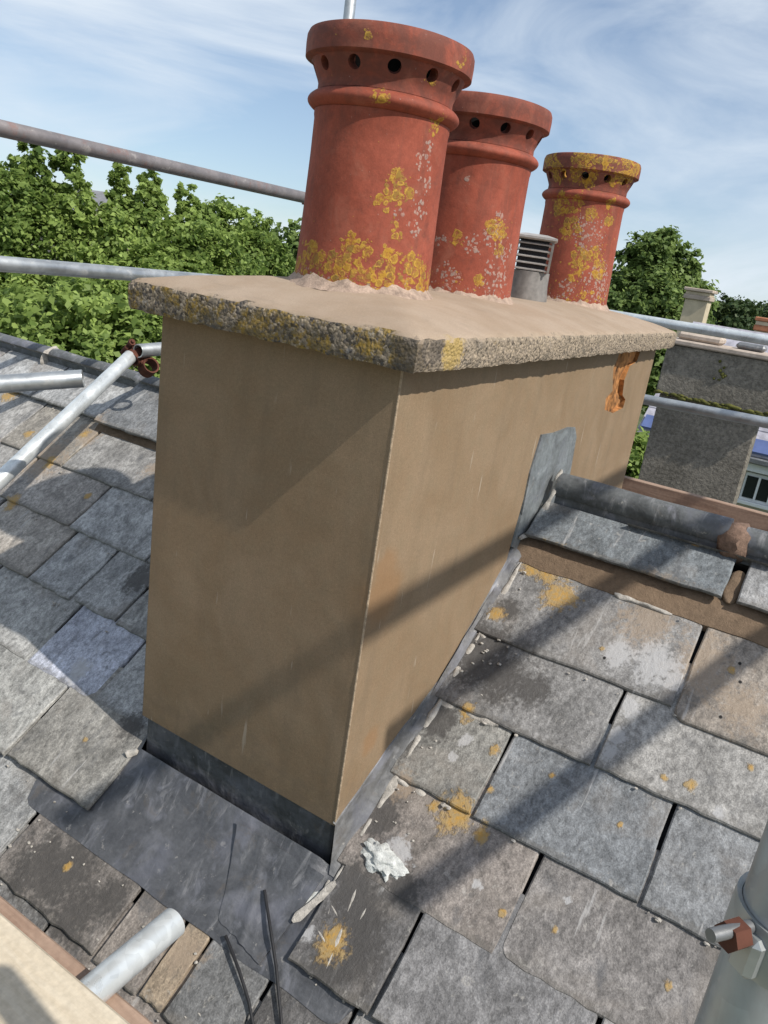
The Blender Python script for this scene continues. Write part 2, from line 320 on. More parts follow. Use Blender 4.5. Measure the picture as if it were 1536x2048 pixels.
def pot_material(name, yel, wht, cover=0.0, yband=0.0, seed=0.0):
    n = NB(name, 0.75, 0, 0.3)
    v = n.vmath('ADD', n.obj, (seed, seed * 2, 0)); a = n.noise(v, 7, 5, 0.6, 0.4); b = n.noise(v, 60, 5, 0.65); g = n.noise(v, 300, 3)
    base = n.mix(n.rng(a, 0.3, 0.7), (0.235, 0.054, 0.030), (0.315, 0.078, 0.046))
    base = n.mul(base, n.math('MULTIPLY', n.rng(b, 0.3, 0.7, 0.85, 1.15, False), n.rng(g, 0.3, 0.7, 0.92, 1.08, False)))
    base = n.mix(n.math('MULTIPLY', n.rng(n.noise(v, 16, 5, 0.7), 0.56, 0.72), 0.45), base, (0.11, 0.035, 0.026))
    sx = n.N.new('ShaderNodeSeparateXYZ'); n.L.new(n.obj, sx.inputs[0]); z = sx.outputs[2]
    wb_ = n.noise(v, 38, 6, 0.7, 0.5); fl = n.noise(v, 120, 4, 0.65)
    tex = n.math('ADD', wb_, n.math('MULTIPLY', fl, 0.5))
    stk = n.noise(n.mapping(v, (1, 1, 0.10)), 26, 4, 0.6, 0.3)
    base = n.mix(n.math('MULTIPLY', n.rng(stk, 0.52, 0.70), 0.4), base, (0.13, 0.05, 0.036))
    base = n.mix(n.math('MULTIPLY', n.rng(n.math('ADD', n.rng(z, 0.34, 0.385, 0.0, 0.26), wb2 := n.noise(v, 20, 6, 0.7, 0.6)), 0.52, 0.85), 0.7), base, (0.10, 0.04, 0.03))  # soot on the collar, deepened to paint the shade under its flare
    base = n.mix(n.math('MULTIPLY', n.rng(n.noise(n.vmath('ADD', v, (3, 9, 2)), 11, 6, 0.65, 0.5), 0.5, 0.72), 0.45), base, (0.33, 0.125, 0.082))
    # whitish lime bloom in flecks
    ws = n.spots(n.obj, [(*p[:3], p[3] * 1.3) for p in wht]) if wht else 0.0
    jit = n.vmath('ADD', v, n.mul(n.noise(v, 45, 4, 0.6, 0.0, True), 0.016))
    foot = n.rng(n.math('ADD', n.rng(z, 0.075, 0.0, 0.0, 0.6), n.math('MULTIPLY', n.math('SUBTRACT', wb_, 0.5), 1.4)), 0.25, 0.6)
    wreg = n.math('MULTIPLY', n.rng(n.math('ADD', n.math('MULTIPLY', ws, 1.4), n.math('MULTIPLY', n.math('SUBTRACT', n.noise(v, 14, 4, 0.6), 0.5), 0.8)), 0.05, 0.7), 1.0)
    wa, _, wr = n.rosette(jit, 120, n.math('MAXIMUM', wreg, n.math('MULTIPLY', foot, 0.75)), 0.0, 0.62); wb3, _, _ = n.rosette(n.vmath('ADD', jit, (2, 5, 1)), 60, n.math('MAXIMUM', n.math('MULTIPLY', wreg, 0.8), 0.12), 0.0, 0.5)
    wm = n.math('MULTIPLY', n.math('MAXIMUM', wa, wb3), n.rng(fl, 0.3, 0.55, 0.35, 1.0))
    base = n.mix(n.math('MULTIPLY', wm, 0.8), base, n.mix(wr, (0.40, 0.26, 0.21), (0.30, 0.27, 0.24)))
    ys = n.spots(n.obj, [(*p[:3], p[3] * 1.5) for p in yel]) if yel else 0.0
    band = n.math('MULTIPLY', n.rng(n.math('ADD', n.rng(z, 0.11, 0.02), n.math('MULTIPLY', n.math('SUBTRACT', n.noise(v, 17, 4, 0.6), 0.5), 2.2)), 0.35, 0.85), yband)
    yreg = n.math('ADD', n.rng(n.math('ADD', n.math('MULTIPLY', ys, 1.1), n.math('MULTIPLY', n.math('SUBTRACT', wb_, 0.5), 1.0)), 0.0, 0.6), n.math('ADD', n.math('MULTIPLY', band, 2.2), cover), True)
    ya, rim1, yr = n.rosette(n.vmath('ADD', jit, (7, 1, 3)), 52, yreg, 0.35, 0.88); yb, rim2, _ = n.rosette(n.vmath('ADD', jit, (1, 8, 6)), 110, yreg, 0.1, 0.75)
    ym = n.math('MULTIPLY', n.math('MAXIMUM', ya, yb), n.rng(fl, 0.34, 0.56, 0.25, 1.0))
    yc = n.mix(rim1, n.mix(yr, (0.22, 0.14, 0.03), (0.42, 0.23, 0.02)), (0.48, 0.29, 0.04))
    base = n.mix(n.math('MULTIPLY', ym, 0.92), base, yc)
    n.bump(n.math('ADD', n.math('MULTIPLY', b, 0.5), n.math('ADD', n.math('MULTIPLY', ym, 0.5), n.math('MULTIPLY', wm, 0.3))), 0.4, 0.004)
    return n.done(base)

def leaf_material(name, c0, c1, trans=0.35):
    n = NB(name, 0.55, 0, 0.25)
    r = n.geo.outputs['Random Per Island']; big = n.noise(n.pos, 0.9, 3)
    col = n.mix(n.math('ADD', n.math('MULTIPLY', r, 0.6), n.rng(big, 0.35, 0.65, 0.0, 0.4)), c0, c1)
    n.put(n.b.inputs['Base Color'], col)
    tr = n.N.new('ShaderNodeBsdfTranslucent'); n.put(tr.inputs[0], n.mul(col, 1.3))
    mxs = n.N.new('ShaderNodeMixShader'); mxs.inputs[0].default_value = trans
    n.L.new(n.b.outputs[0], mxs.inputs[1]); n.L.new(tr.outputs[0], mxs.inputs[2]); n.L.new(mxs.outputs[0], n.N['Material Output'].inputs[0])
    return n.m

def wood_material(name, c0, c1, ax=(1, 12, 12)):
    n = NB(name, 0.8); v = n.mapping(n.obj, ax); a = n.noise(v, 6, 6, 0.6, 0.5); b = n.noise(n.obj, 90, 4)
    base = n.mul(n.mix(n.rng(a, 0.3, 0.7), c0, c1), n.rng(b, 0.3, 0.7, 0.88, 1.12, False))
    n.bump(a, 0.3, 0.004); return n.done(base)

M_SLATE = slate_material(); M_MORT = mortar_material(); M_MORTP = mortar_material('pale_mortar', (0.36, 0.335, 0.30), 0.4)
M_SKIRT = mortar_material('pink_mortar', (0.33, 0.245, 0.19), 0.4); M_TOP = render_material(); M_SLAB = slab_material()
M_LEAD = lead_material('lead_sheet', (0.082, 0.085, 0.093), 0.4); M_LEADS = lead_material('weathered_lead', (0.15, 0.15, 0.15), 0.75); M_LEADG = lead_material('grey_lead', (0.17, 0.185, 0.19), 0.4)
M_GALV = galv_material('galvanised_steel'); M_GALVD = galv_material('dull_steel', (0.20, 0.205, 0.21), 0.5, 0.5, 0.25); M_GALVR = galv_material('reddish_steel', (0.21, 0.19, 0.19), 0.5, 0.4, 0.55)
M_BRIGHT = galv_material('bright_steel', (0.66, 0.69, 0.69), 0.34, 0.5, 0.0, 0.15)
M_GALVG = galv_material('greenish_steel', (0.36, 0.38, 0.375), 0.42, 0.5, 0.15, 0.9)
M_RUST = flat('rust', (0.095, 0.036, 0.023), 0.85, 0.1, 0.4, 60); M_DARKV = flat('dark_void', (0.01, 0.01, 0.01), 0.9)
M_RIDGE = lead_material('ridge_tile', (0.105, 0.11, 0.112), 0.6); M_RIDGE.node_tree.nodes['Principled BSDF'].inputs['Metallic'].default_value = 0.0; M_RIDGE.node_tree.nodes['Principled BSDF'].inputs['Specular IOR Level'].default_value = 0.15
M_BOARD = wood_material('pale_board', (0.47, 0.395, 0.29), (0.52, 0.45, 0.345)); M_BOARD2 = wood_material('brown_board', (0.25, 0.165, 0.12), (0.34, 0.24, 0.18))
M_ORANGE = flat('exposed_brick', (0.30, 0.135, 0.045), 0.9, 0, 0.85, 45); M_BLACK = flat('black_rubber', (0.02, 0.02, 0.022), 0.5)

# ------------------------------------------------------------------ the ground, hills
def terrain():
    xs = np.concatenate([np.linspace(-3000, -120, 12), np.linspace(-100, 100, 41), np.linspace(120, 3000, 12)])
    v = []; f = []; nn = len(xs)
    for y in xs:
        for x in xs:
            d = math.hypot(x, y); z = -7.2 - 0.03 * max(0.0, d - 25) + (0.25 * fbm(x, y, 0, 0.05) if d < 150 else 3 * fbm(x, y, 0, 0.004))
            v.append((x, y, z))
    for j in range(nn - 1):
        for i in range(nn - 1): f.append((j * nn + i, j * nn + i + 1, (j + 1) * nn + i + 1, (j + 1) * nn + i))
    n = NB('grass_ground', 0.9); a = n.noise(n.pos, 0.25, 6, 0.6); b = n.noise(n.pos, 6, 4)
    m = n.done(n.mul(n.mix(n.rng(a, 0.35, 0.65), (0.05, 0.075, 0.025), (0.085, 0.10, 0.04)), n.rng(b, 0.3, 0.7, 0.7, 1.3)))
    tag(link('ground', pyd('ground', v, f, 60), m), kind='structure')
terrain()

# ------------------------------------------------------------------ roof of the house
TM = 0.69; Z0 = -1.122; RY = 0.96; PITCH = math.atan(TM)
NRM = Vector((0, -math.sin(PITCH), math.cos(PITCH)))
def rz(y): return Z0 + TM * y
def rp(x, y, h=0.0): return Vector((x, y, rz(y))) + NRM * h
CY = math.cos(PITCH)

house = empty('slate_roofed_house', (-0.3, RY, -7.2), 'grey stone slated roof of the near house, ridge running past the rendered chimney', 'house')
def hpart(name, me, mat, label=None, kind=None):
    o = link(name, me, mat, house); o.matrix_parent_inverse = Matrix.Translation(-house.location)
    return tag(o, label, None, None, kind)
M_WALL = flat('house_wall', (0.32, 0.29, 0.25), 0.9, 0, 0.2, 8); M_DECK = flat('roof_felt', (0.03, 0.03, 0.032), 0.9)
XL, XR, YN, YB = -5.0, 3.4, -3.3, 5.2
bm = bmesh.new()
def prism_x(bm, prof, x0, x1):
    A = [bm.verts.new((x0, y, z)) for y, z in prof]; B = [bm.verts.new((x1, y, z)) for y, z in prof]
    k = len(prof)
    for i in range(k): bm.faces.new((A[i], A[(i + 1) % k], B[(i + 1) % k], B[i]))
    bm.faces.new(A[::-1]); bm.faces.new(B)
prism_x(bm, [(YN, rz(YN) - 0.02), (RY, rz(RY) - 0.02), (YB, rz(RY) - TM * (YB - RY) - 0.02), (YB, rz(RY) - TM * (YB - RY) - 0.16), (RY, rz(RY) - 0.18), (YN, rz(YN) - 0.16)], XL, XR)
hpart('roof_deck', bm_mesh(bm, 'roof_deck'), M_DECK)
bm = bmesh.new(); prism_x(bm, [(YN + 0.4, -7.3), (YN + 0.4, rz(YN + 0.4) - 0.2), (RY, rz(RY) - 0.22), (YB - 0.4, rz(RY) - TM * (YB - 0.4 - RY) - 0.2), (YB - 0.4, -7.3)], XL + 0.2, XR - 0.2)
hpart('wall', bm_mesh(bm, 'wall'), M_WALL)

TH = 0.010
def slate_mesh(w, l, seed, th=TH, round_bl=0.0, jag=1.0, tilt=0.016):
    r = random.Random(seed); pts = []
    def edge(a, b, k, amp):
        for i in range(k):
            t = i / k; p = Vector(a).lerp(Vector(b), t); d = (Vector(b) - Vector(a)).normalized(); nn = Vector((-d.y, d.x))
            p = p + nn * (r.uniform(-amp, amp) if i else r.uniform(-amp, amp) * 0.6); pts.append(p)
    rb = round_bl
    e = 0.0023 * jag
    edge((rb, 0), (w, 0), 11, e); edge((w, 0), (w, l), 5, e * 0.8); edge((w, l), (0, l), 2, 0.0); edge((0, l), (0, rb), 5, e * 0.8)
    if rb:
        for k in range(4):
            t = k / 4 * math.pi / 2; pts.append(Vector((rb - rb * math.cos(t), rb - rb * math.sin(t))))
    n = len(pts); c = Vector((w / 2, l / 2)); v = []
    hh = lambda p: tilt * (1 - p.y / l) + 0.0012 * mn.noise(Vector((p.x * 9, p.y * 9, seed * 3.1)))
    for p in pts:
        q = c + (p - c) * (1 - 0.0035 / max(0.05, (p - c).length)); v.append((q.x, q.y, hh(p) + th))
    for p in pts: v.append((p.x, p.y, hh(p) + th - 0.0025 - r.uniform(0, 0.001)))
    for p in pts: v.append((p.x + r.uniform(-.001, .001), p.y + r.uniform(-.0015, .0015), hh(p)))
    f = [tuple(range(n))]
    for k in (0, 1):
        for i in range(n): j = (i + 1) % n; f.append((k * n + i, (k + 1) * n + i, (k + 1) * n + j, k * n + j))
    return pyd('slate', v, f)
GREYS = [(0.22, 0.215, 0.21), (0.25, 0.24, 0.225), (0.19, 0.192, 0.195), (0.27, 0.255, 0.235), (0.18, 0.182, 0.188), (0.235, 0.225, 0.215)]
sid = 0
def slate(x0, x1, y0, y1, col=None, lift=0.0, rb=0.0, label=None, jag=1.0, th=TH):
    """one slate: lower edge at y0, its head at y1 (hidden under the course above)"""
    global sid
    sid += 1; r = random.Random(sid * 17)
    if 0 < y0 < 0.8: y0 *= 0.979
    l = (y1 - y0) / CY
    me = slate_mesh(x1 - x0 - 0.006, l, sid, th, rb, jag)
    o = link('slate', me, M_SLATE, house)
    col = col or r.choice(GREYS)
    k = r.uniform(0.92, 1.08); k *= 0.95; o.color = (col[0] * k, col[1] * k, col[2] * k, 1)
    loc = rp(x0 + 0.003, y0 + r.uniform(-0.003, 0.003), 0.002 + lift + r.uniform(0, 0.0015))
    o.matrix_parent_inverse = Matrix.Translation(-house.location)
    o.location = loc; o.rotation_euler = (PITCH, 0, r.uniform(-0.006, 0.006))
    if label: o['label'] = label
    return o
HEAD = 0.26                               # head lap in plan
DK, BL, LB, BE, LG, MG, WM = (0.115, 0.11, 0.108), (0.195, 0.205, 0.215), (0.345, 0.345, 0.34), (0.28, 0.245, 0.21), (0.295, 0.285, 0.27), (0.21, 0.205, 0.20), (0.215, 0.19, 0.172)
ROWS = {   # lower edge y: [(x0, x1, colour, rounded corner)] right of and left of the chimney
 0.828: [(0.012, 0.548, (0.155, 0.17, 0.18), 0), (0.578, 1.02, (0.24, 0.24, 0.24), 0), (1.04, 1.5, None, 0)],
 0.575: [(0.012, 0.53, MG, 0), (0.534, 1.0, BE, 0.03), (1.0, 1.5, None, 0)],
 0.40: [(0.012, 0.418, MG, 0), (0.422, 0.80, LG, 0), (0.80, 1.3, None, 0)],
 0.21: [(0.012, 0.229, (0.2, 0.195, 0.18), 0), (0.231, 0.604, BL, 0), (0.606, 0.98, (0.21, 0.215, 0.22), 0), (0.98, 1.4, None, 0)],
 0.025: [(0.01, 0.396, WM, 0), (0.398, 0.775, (0.215, 0.2, 0.19), 0.025), (0.777, 1.2, None, 0)],
 -0.15: [(0.03, 0.231, DK, 0), (0.234, 0.61, (0.2, 0.195, 0.195), 0), (0.612, 1.0, None, 0)],
 -0.325: [(-0.35, -0.215, (0.21, 0.185, 0.165), 0), (-0.212, -0.145, (0.32, 0.255, 0.185), 0), (-0.142, 0.02, (0.15, 0.15, 0.15), 0), (0.023, 0.2, DK, 0), (0.202, 0.46, MG, 0), (0.462, 0.9, None, 0)],
}
for y0, lst in ROWS.items():
    for x0, x1, c, rb in lst:
        top = min(y0 + HEAD + 0.02, RY - 0.008)
        slate(x0, x1, y0 - (0.02 if (y0 == 0.575 and x0 == 0.534) else 0), top, c, 0.034 if y0 == 0.828 else (0.010 if y0 == -0.15 else 0), rb)
LROWS = {  # stack-shaded slates coloured paler, one lavender, putting skylight into the colour
 0.765: [(-1.70, -1.16, (0.2, 0.205, 0.21), 0), (-1.14, -0.61, None, 0)],
 0.785: [(-2.12, -1.72, LB, 0), (-2.52, -2.124, LB, 0), (-2.95, -2.524, None, 0), (-3.4, -2.954, None, 0)],
 0.585: [(-1.665, -1.2, (0.27, 0.262, 0.25), 0), (-1.2, -0.61, None, 0), (-2.03, -1.67, (0.25, 0.23, 0.2), 0), (-2.42, -2.034, LG, 0), (-2.85, -2.424, LG, 0), (-3.3, -2.854, None, 0)],
 0.41: [(-1.40, -1.03, LB, 0), (-1.03, -0.61, (0.32,0.32,0.315), 0), (-1.80, -1.404, (0.31, 0.285, 0.26), 0), (-2.2, -1.804, LG, 0), (-2.62, -2.204, LG, 0), (-3.1, -2.624, None, 0)],
 0.23: [(-1.155, -0.955, (0.32, 0.32, 0.315), 0.02), (-0.952, -0.61, (0.30,0.295,0.28), 0), (-1.36, -1.158, LB, 0), (-1.75, -1.364, (0.34, 0.31, 0.275), 0), (-2.2, -1.754, LG, 0), (-2.6, -2.204, None, 0)],
 0.045: [(-1.11, -0.825, (0.40, 0.415, 0.475), 0), (-0.822, -0.61, LB, 0), (-1.5, -1.114, (0.33, 0.325, 0.31), 0), (-1.9, -1.504, LG, 0), (-2.3, -1.904, None, 0)],
 -0.14: [(-0.92, -0.598, (0.235, 0.225, 0.205), 0), (-1.3, -0.924, (0.34, 0.335, 0.315), 0), (-1.7, -1.304, LG, 0), (-2.1, -1.704, None, 0)],
 -0.32: [(-0.725, -0.355, (0.19, 0.17, 0.155), 0), (-1.1, -0.729, (0.31, 0.31, 0.305), 0), (-1.5, -1.104, LG, 0), (-1.9, -1.504, None, 0)],
 -0.50: [(-0.9, -0.5, MG, 0), (-0.496, -0.12, WM, 0), (-0.116, 0.3, MG, 0), (0.304, 0.7, None, 0), (-1.3, -0.904, None, 0), (-1.7, -1.304, None, 0)],
 -0.68: [(-1.1, -0.7, None, 0), (-0.696, -0.3, None, 0), (-0.296, 0.1, MG, 0), (0.104, 0.5, None, 0), (0.504, 0.9, None, 0)],
}
for y0, lst in LROWS.items():
    for x0, x1, c, rb in lst:
        top = min(y0 + HEAD + 0.02, RY - 0.008)
        slate(x0, x1, y0, top, c, {0.765: 0.030, 0.785: 0.01, -0.14: 0.010}.get(y0, 0), rb, jag=1.6 if y0 in (-0.32, 0.23) else 1.0)
# the courses nobody sees in the picture: one joined part
bm = bmesh.new()
def stuff_rows(side):
    y = 0.80
    while y > (YN if side < 0 else -9):
        dist = RY - y
        for k in range(22):
            x0 = XL + k * 0.39 + (0.19 if int(round(dist / 0.18)) % 2 else 0) + random.uniform(-0.02, 0.02); x1 = x0 + 0.38
            if side < 0:
                if y > -0.6: 
                    if not (x1 < -3.2 or x0 > 1.5): continue
                    if y > 0.7 and x1 < -3.4: pass
                vs = [rp(x0, y, 0.016), rp(x1, y, 0.016), rp(x1, y + 0.22, 0.004), rp(x0, y + 0.22, 0.004)]
                lo = [rp(x0, y, 0.006), rp(x1, y, 0.006)]
            else:
                yy = 2 * RY - y
                if yy > YB: return
                if -0.75 < x1 and x0 < 0.1 and yy < 2.0: continue
                mir = lambda p: Vector((p.x, 2 * RY - p.y, p.z))
                vs = [mir(rp(x0, y, 0.016)), mir(rp(x1, y, 0.016)), mir(rp(x1, y + 0.22, 0.004)), mir(rp(x0, y + 0.22, 0.004))]
                lo = [mir(rp(x0, y, 0.006)), mir(rp(x1, y, 0.006))]
            V = [bm.verts.new(p) for p in vs + lo]
            bm.faces.new(V[:4]); bm.faces.new((V[4], V[5], V[1], V[0]))
        y -= 0.182
stuff_rows(-1); stuff_rows(1)
o = hpart('slate_course', bm_mesh(bm, 'slate_course'), M_SLATE, kind='stuff'); o.color = (0.2, 0.195, 0.19, 1)

def lumpy_strip(name, path, width, height, mat, parent_fn, seed=0, n=40, cross=6, label=None, rough=0.25):
    """a mortar bead following a path of (point, side vector, normal); humped section, uneven edges"""
    v = []; f = []; P = [Vector(p) for p in path]
    L = [0.0]
    for a, b in zip(P, P[1:]): L.append(L[-1] + (b - a).length)
    side_n = NRM
    for i in range(n + 1):
        t = L[-1] * i / n
        for k in range(len(P) - 1):
            if t <= L[k + 1] + 1e-9: break
        u = (t - L[k]) / max(1e-9, L[k + 1] - L[k]); p = P[k].lerp(P[k + 1], u); d = (P[k + 1] - P[k]).normalized(); s = side_n.cross(d).normalized()
        wv = width * (1 + rough * mn.noise(Vector((t * 18, seed, 0.3)))) * min(1, 0.35 + 6 * min(i, n - i) / n)
        hv = height * (1 + rough * 1.3 * mn.noise(Vector((t * 30, seed, 4.7))))
        off = rough * width * 0.25 * mn.noise(Vector((t * 12, seed, 9.1)))
        for j in range(cross + 1):
            a = math.pi * j / cross
            v.append(p + s * (off - math.cos(a) * wv / 2) + side_n * (math.sin(a) ** 0.7 * hv - 0.002))
    m = cross + 1
    for i in range(n):
        for j in range(cross): f.append((i * m + j, i * m + j + 1, (i + 1) * m + j + 1, (i + 1) * m + j))
    f.append(tuple(range(m))); f.append(tuple(n * m + j for j in range(m))[::-1])
    return parent_fn(name, pyd(name, v, f, 50), mat, label)

# brown mortar bed under the raised top course
def mortar_bed(x0, x1, ylo, yhi, h0, h1, seed):
    n = max(8, int((x1 - x0) / 0.02)); v = []; f = []
    for i in range(n + 1):
        x = x0 + (x1 - x0) * i / n
        a = ylo + 0.006 * mn.noise(Vector((x * 14, seed, 0))); b = yhi + 0.003 * mn.noise(Vector((x * 20, seed, 3)))
        for y, h in ((a, -0.002), (a + 0.003, h0), ((a + b) / 2, (h0 + h1) / 2 + 0.003 * mn.noise(Vector((x * 25, seed, 7)))), (b, h1), (b + 0.05, h1 - 0.02)):
            v.append(rp(x, y, h))
    for i in range(n):
        for j in range(4): f.append((i * 5 + j, (i + 1) * 5 + j, (i + 1) * 5 + j + 1, i * 5 + j + 1))
    hpart('mortar_bed', pyd('mortar_bed', v, f, 50), M_MORT)
mortar_bed(-0.005, 1.6, 0.771, 0.833, 0.019, 0.037, 1.0)
mortar_bed(-1.70, -0.6, 0.732, 0.770, 0.019, 0.031, 2.0)
lumpy_strip('mortar_pointing', [rp(0.563, 0.83, 0.042), rp(0.563, 0.925, 0.036)], 0.032, 0.006, M_MORT, hpart, 3, 14, rough=0.6)
for (xa, xb, y, w, s) in ((0.02, 0.19, 0.394, 0.02, 1), (0.02, 0.20, 0.208, 0.018, 2), (0.015, 0.21, 0.028, 0.02, 3), (0.02, 0.07, 0.566, 0.016, 4)):
    lumpy_strip('mortar_pointing', [rp(xa, y - 0.004, 0.012), rp(xb, y - 0.006, 0.014)], w, 0.010, M_MORTP, hpart, s, 40, rough=0.9)
lumpy_strip('mortar_pointing', [rp(0.30, 0.775, 0.02), rp(0.45, 0.773, 0.02)], 0.014, 0.006, M_MORTP, hpart, 7, 28, rough=1.0)
# lime drips and smears on the dark slates below the corner
for pts, w in (([(0.045, -0.005), (0.02, -0.06), (-0.0, -0.1)], 0.013), ([(0.085, -0.0), (0.10, -0.06), (0.115, -0.13)], 0.006), ([(0.055, -0.045), (0.095, -0.06)], 0.004), ([(0.055, -0.045), (0.07, -0.085)], 0.005),
               ([(0.06, -0.09), (0.09, -0.10)], 0.004), ([(0.125, -0.02), (0.128, -0.08)], 0.004), ([(0.15, -0.12), (0.155, -0.145)], 0.006),
               ([(0.14, 0.33), (0.125, 0.27)], 0.010), ([(0.30, 0.10), (0.335, 0.09)], 0.006), ([(0.48, 0.155), (0.485, 0.13)], 0.005), ([(0.06, 0.36), (0.09, 0.28)], 0.004)):
    y0 = pts[0][1]
    hh = lambda y: 0.021 if True else 0
    def hgt(y):
        e = max([r for r in (0.563, 0.3916, 0.2056, 0.0245, -0.15, -0.325) if r <= y + 0.002] or [-0.325]); return 0.002 + 0.016 * (1 - (y - e) / 0.28) + TH + (0.010 if e == -0.15 else 0)
    lumpy_strip('lime_smear', [rp(x, y, hgt(y) + 0.0022) for x, y in pts], w * 1.25, 0.0008, M_MORTP, hpart, w * 99 + pts[0][0], 40, 4, rough=0.85)

bm = bmesh.new(); rc = random.Random(5)
for i in range(260):
    if i < 45: x, y = 0.03 + abs(rc.gauss(0, 0.05)), rc.uniform(-0.15, 0.75)
    elif i < 150: x, y = rc.uniform(-0.75, 0.05), rc.uniform(-0.45, -0.2)
    else: x, y = rc.choice([rc.uniform(0.05, 0.95), rc.uniform(-2.0, -0.65)]), rc.choice([0.56, 0.39, 0.204, 0.022, -0.15, 0.77]) - rc.uniform(0.002, 0.012)
    if -0.6 < x < 0.0 and y > -0.2: continue
    q = rc.uniform(0.0015, 0.0045); r0 = bmesh.ops.create_icosphere(bm, subdivisions=1, radius=q, matrix=Matrix.Translation(rp(x, y, 0.024 + q * 0.3)) @ Matrix.Diagonal((rc.uniform(.8, 1.8), rc.uniform(.8, 1.5), 0.7, 1)))
    for v in r0['verts']: v.co += Vector((rc.uniform(-.25, .25), rc.uniform(-.25, .25), rc.uniform(-.2, .2))) * q
hpart('mortar_crumbs', bm_mesh(bm, 'mortar_crumbs'), M_MORTP, kind='stuff')
# ridge tiles: long half-round with a roll, mortar at the joints
def ridge_tile(x0, x1, z, seed, rad=0.038):
    n = 16; k = 26; v = []; f = []
    for i in range(k + 1):
        x = x0 + (x1 - x0) * i / k; w = 0.003 * mn.noise(Vector((x * 5, seed, 0)))
        for j in range(n + 1):
            a = math.pi * (j / n) * 1.5 - math.pi * 0.25; rr = rad * (1 + 0.02 * mn.noise(Vector((x * 8, j * .4, seed))))
            v.append((x, RY - math.cos(a) * rr * 0.97, z - rad + math.sin(a) * rr + w))
    m = n + 1
    # skirt reaching down to the slates on both sides
    for i in range(k):
        for j in range(n): f.append((i * m + j, i * m + j + 1, (i + 1) * m + j + 1, (i + 1) * m + j))
    f.append(tuple(range(m))); f.append(tuple(k * m + j for j in range(m))[::-1])
    o = hpart('ridge_tile', pyd('ridge_tile', v, f, 50), M_RIDGE)
    sk = []
    for i in range(k + 1):
        x = x0 + (x1 - x0) * i / k
        for s in (-1, 1):
            sk.append((x, RY + s * 0.020, z - rad - 0.015)); sk.append((x, RY + s * 0.022, rz(RY - 0.022) + 0.030))
    ff = []
    for i in range(k):
        for s in (0, 2): ff.append((i * 4 + s, i * 4 + s + 1, (i + 1) * 4 + s + 1, (i + 1) * 4 + s))
    link('skirt', pyd('skirt', sk, ff, 50), M_RIDGE, o)
    return o
ridge_tile(0.035, 0.508, -0.342, 1); ridge_tile(0.546, 1.35, -0.350, 2); ridge_tile(1.37, 2.2, -0.352, 3); ridge_tile(2.22, 3.35, -0.352, 3.5)
for i, (a, b) in enumerate(((-1.35, -0.62), (-2.255, -1.365), (-3.05, -2.275), (-3.9, -3.07), (-4.95, -3.92))): ridge_tile(a, b, -0.398, 4 + i)
def ridge_joint(x, z, mat, s, wide=0.05):
    bm = bmesh.new(); bmesh.ops.create_icosphere(bm, subdivisions=3, radius=1)
    for v in bm.verts:
        k = 1 + 0.22 * mn.noise(v.co * 2.4 + Vector((s, 0, 0))) ; v.co = Vector((x + v.co.x * wide * k, RY - 0.004 + v.co.y * 0.056 * k, z - 0.052 + v.co.z * 0.054 * k))
    hpart('ridge_mortar', bm_mesh(bm, 'ridge_mortar', 60), mat)
ridge_joint(0.527, -0.348, mortar_material('dark_mortar', (0.17, 0.11, 0.08), 0.4), 1, 0.045)
ridge_joint(-2.265, -0.398, M_MORTP, 2, 0.016); ridge_joint(-1.357, -0.398, M_MORTP, 3, 0.016)

# ------------------------------------------------------------------ chimney stack
CW, CD = 0.60, 1.92
stack = empty('chimney_stack', (-CW / 2, CD / 2, -0.9), 'big chimney stack in smooth tan render under a lichen-edged slab', 'chimney')
def spart(name, me, mat, label=None, kind=None):
    o = link(name, me, mat, stack); o.matrix_parent_inverse = Matrix.Translation(-stack.location); return tag(o, label, None, None, kind)
# rendered body: prism whose foot follows the flashing line on the flanks
prof = [(0, 0.03), (CD, 0.03), (CD, -1.35), (1.6, -0.98), (1.19, -0.57), (1.13, -0.40), (1.075, -0.235), (0.80, -0.228), (0.77, -0.40), (0.735, -0.578), (0.62, -0.665), (0.53, -0.735), (0.43, -0.812), (0.30, -0.862), (0.19, -0.905), (0.09, -0.955), (0, -0.995)]
bm = bmesh.new(); prism_x(bm, prof, -CW, 0)
bmesh.ops.bevel(bm, geom=[e for e in bm.edges if abs(e.verts[0].co.x - e.verts[1].co.x) < 1e-6 and abs(e.verts[0].co.y - e.verts[1].co.y) < 1e-6 and abs(e.verts[0].co.z - e.verts[1].co.z) > 0.5], offset=0.003, segments=2, affect='EDGES', profile=0.6)
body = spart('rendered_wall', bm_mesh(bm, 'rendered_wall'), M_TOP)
# a broken-out patch near the far top corner, cut into the render
chip = [(1.41, -0.012), (1.45, 0.01), (1.69, 0.01), (1.66, -0.05), (1.58, -0.062), (1.55, -0.11), (1.575, -0.165), (1.63, -0.185), (1.625, -0.214), (1.50, -0.222), (1.385, -0.20), (1.37, -0.16), (1.43, -0.14), (1.40, -0.10), (1.375, -0.06)]
def apply_bool(o, cutters):
    mods = []
    for c in cutters:
        md = o.modifiers.new('cut', 'BOOLEAN'); md.operation = 'DIFFERENCE'; md.object = c; md.solver = 'EXACT'
    bpy.context.view_layer.update()
    dg = bpy.context.evaluated_depsgraph_get(); me = bpy.data.meshes.new_from_object(o.evaluated_get(dg)); o.modifiers.clear()
    old = o.data; o.data = me; me.name = old.name; bpy.data.meshes.remove(old)
    for c in cutters:
        m = c.data; bpy.data.objects.remove(c); bpy.data.meshes.remove(m)
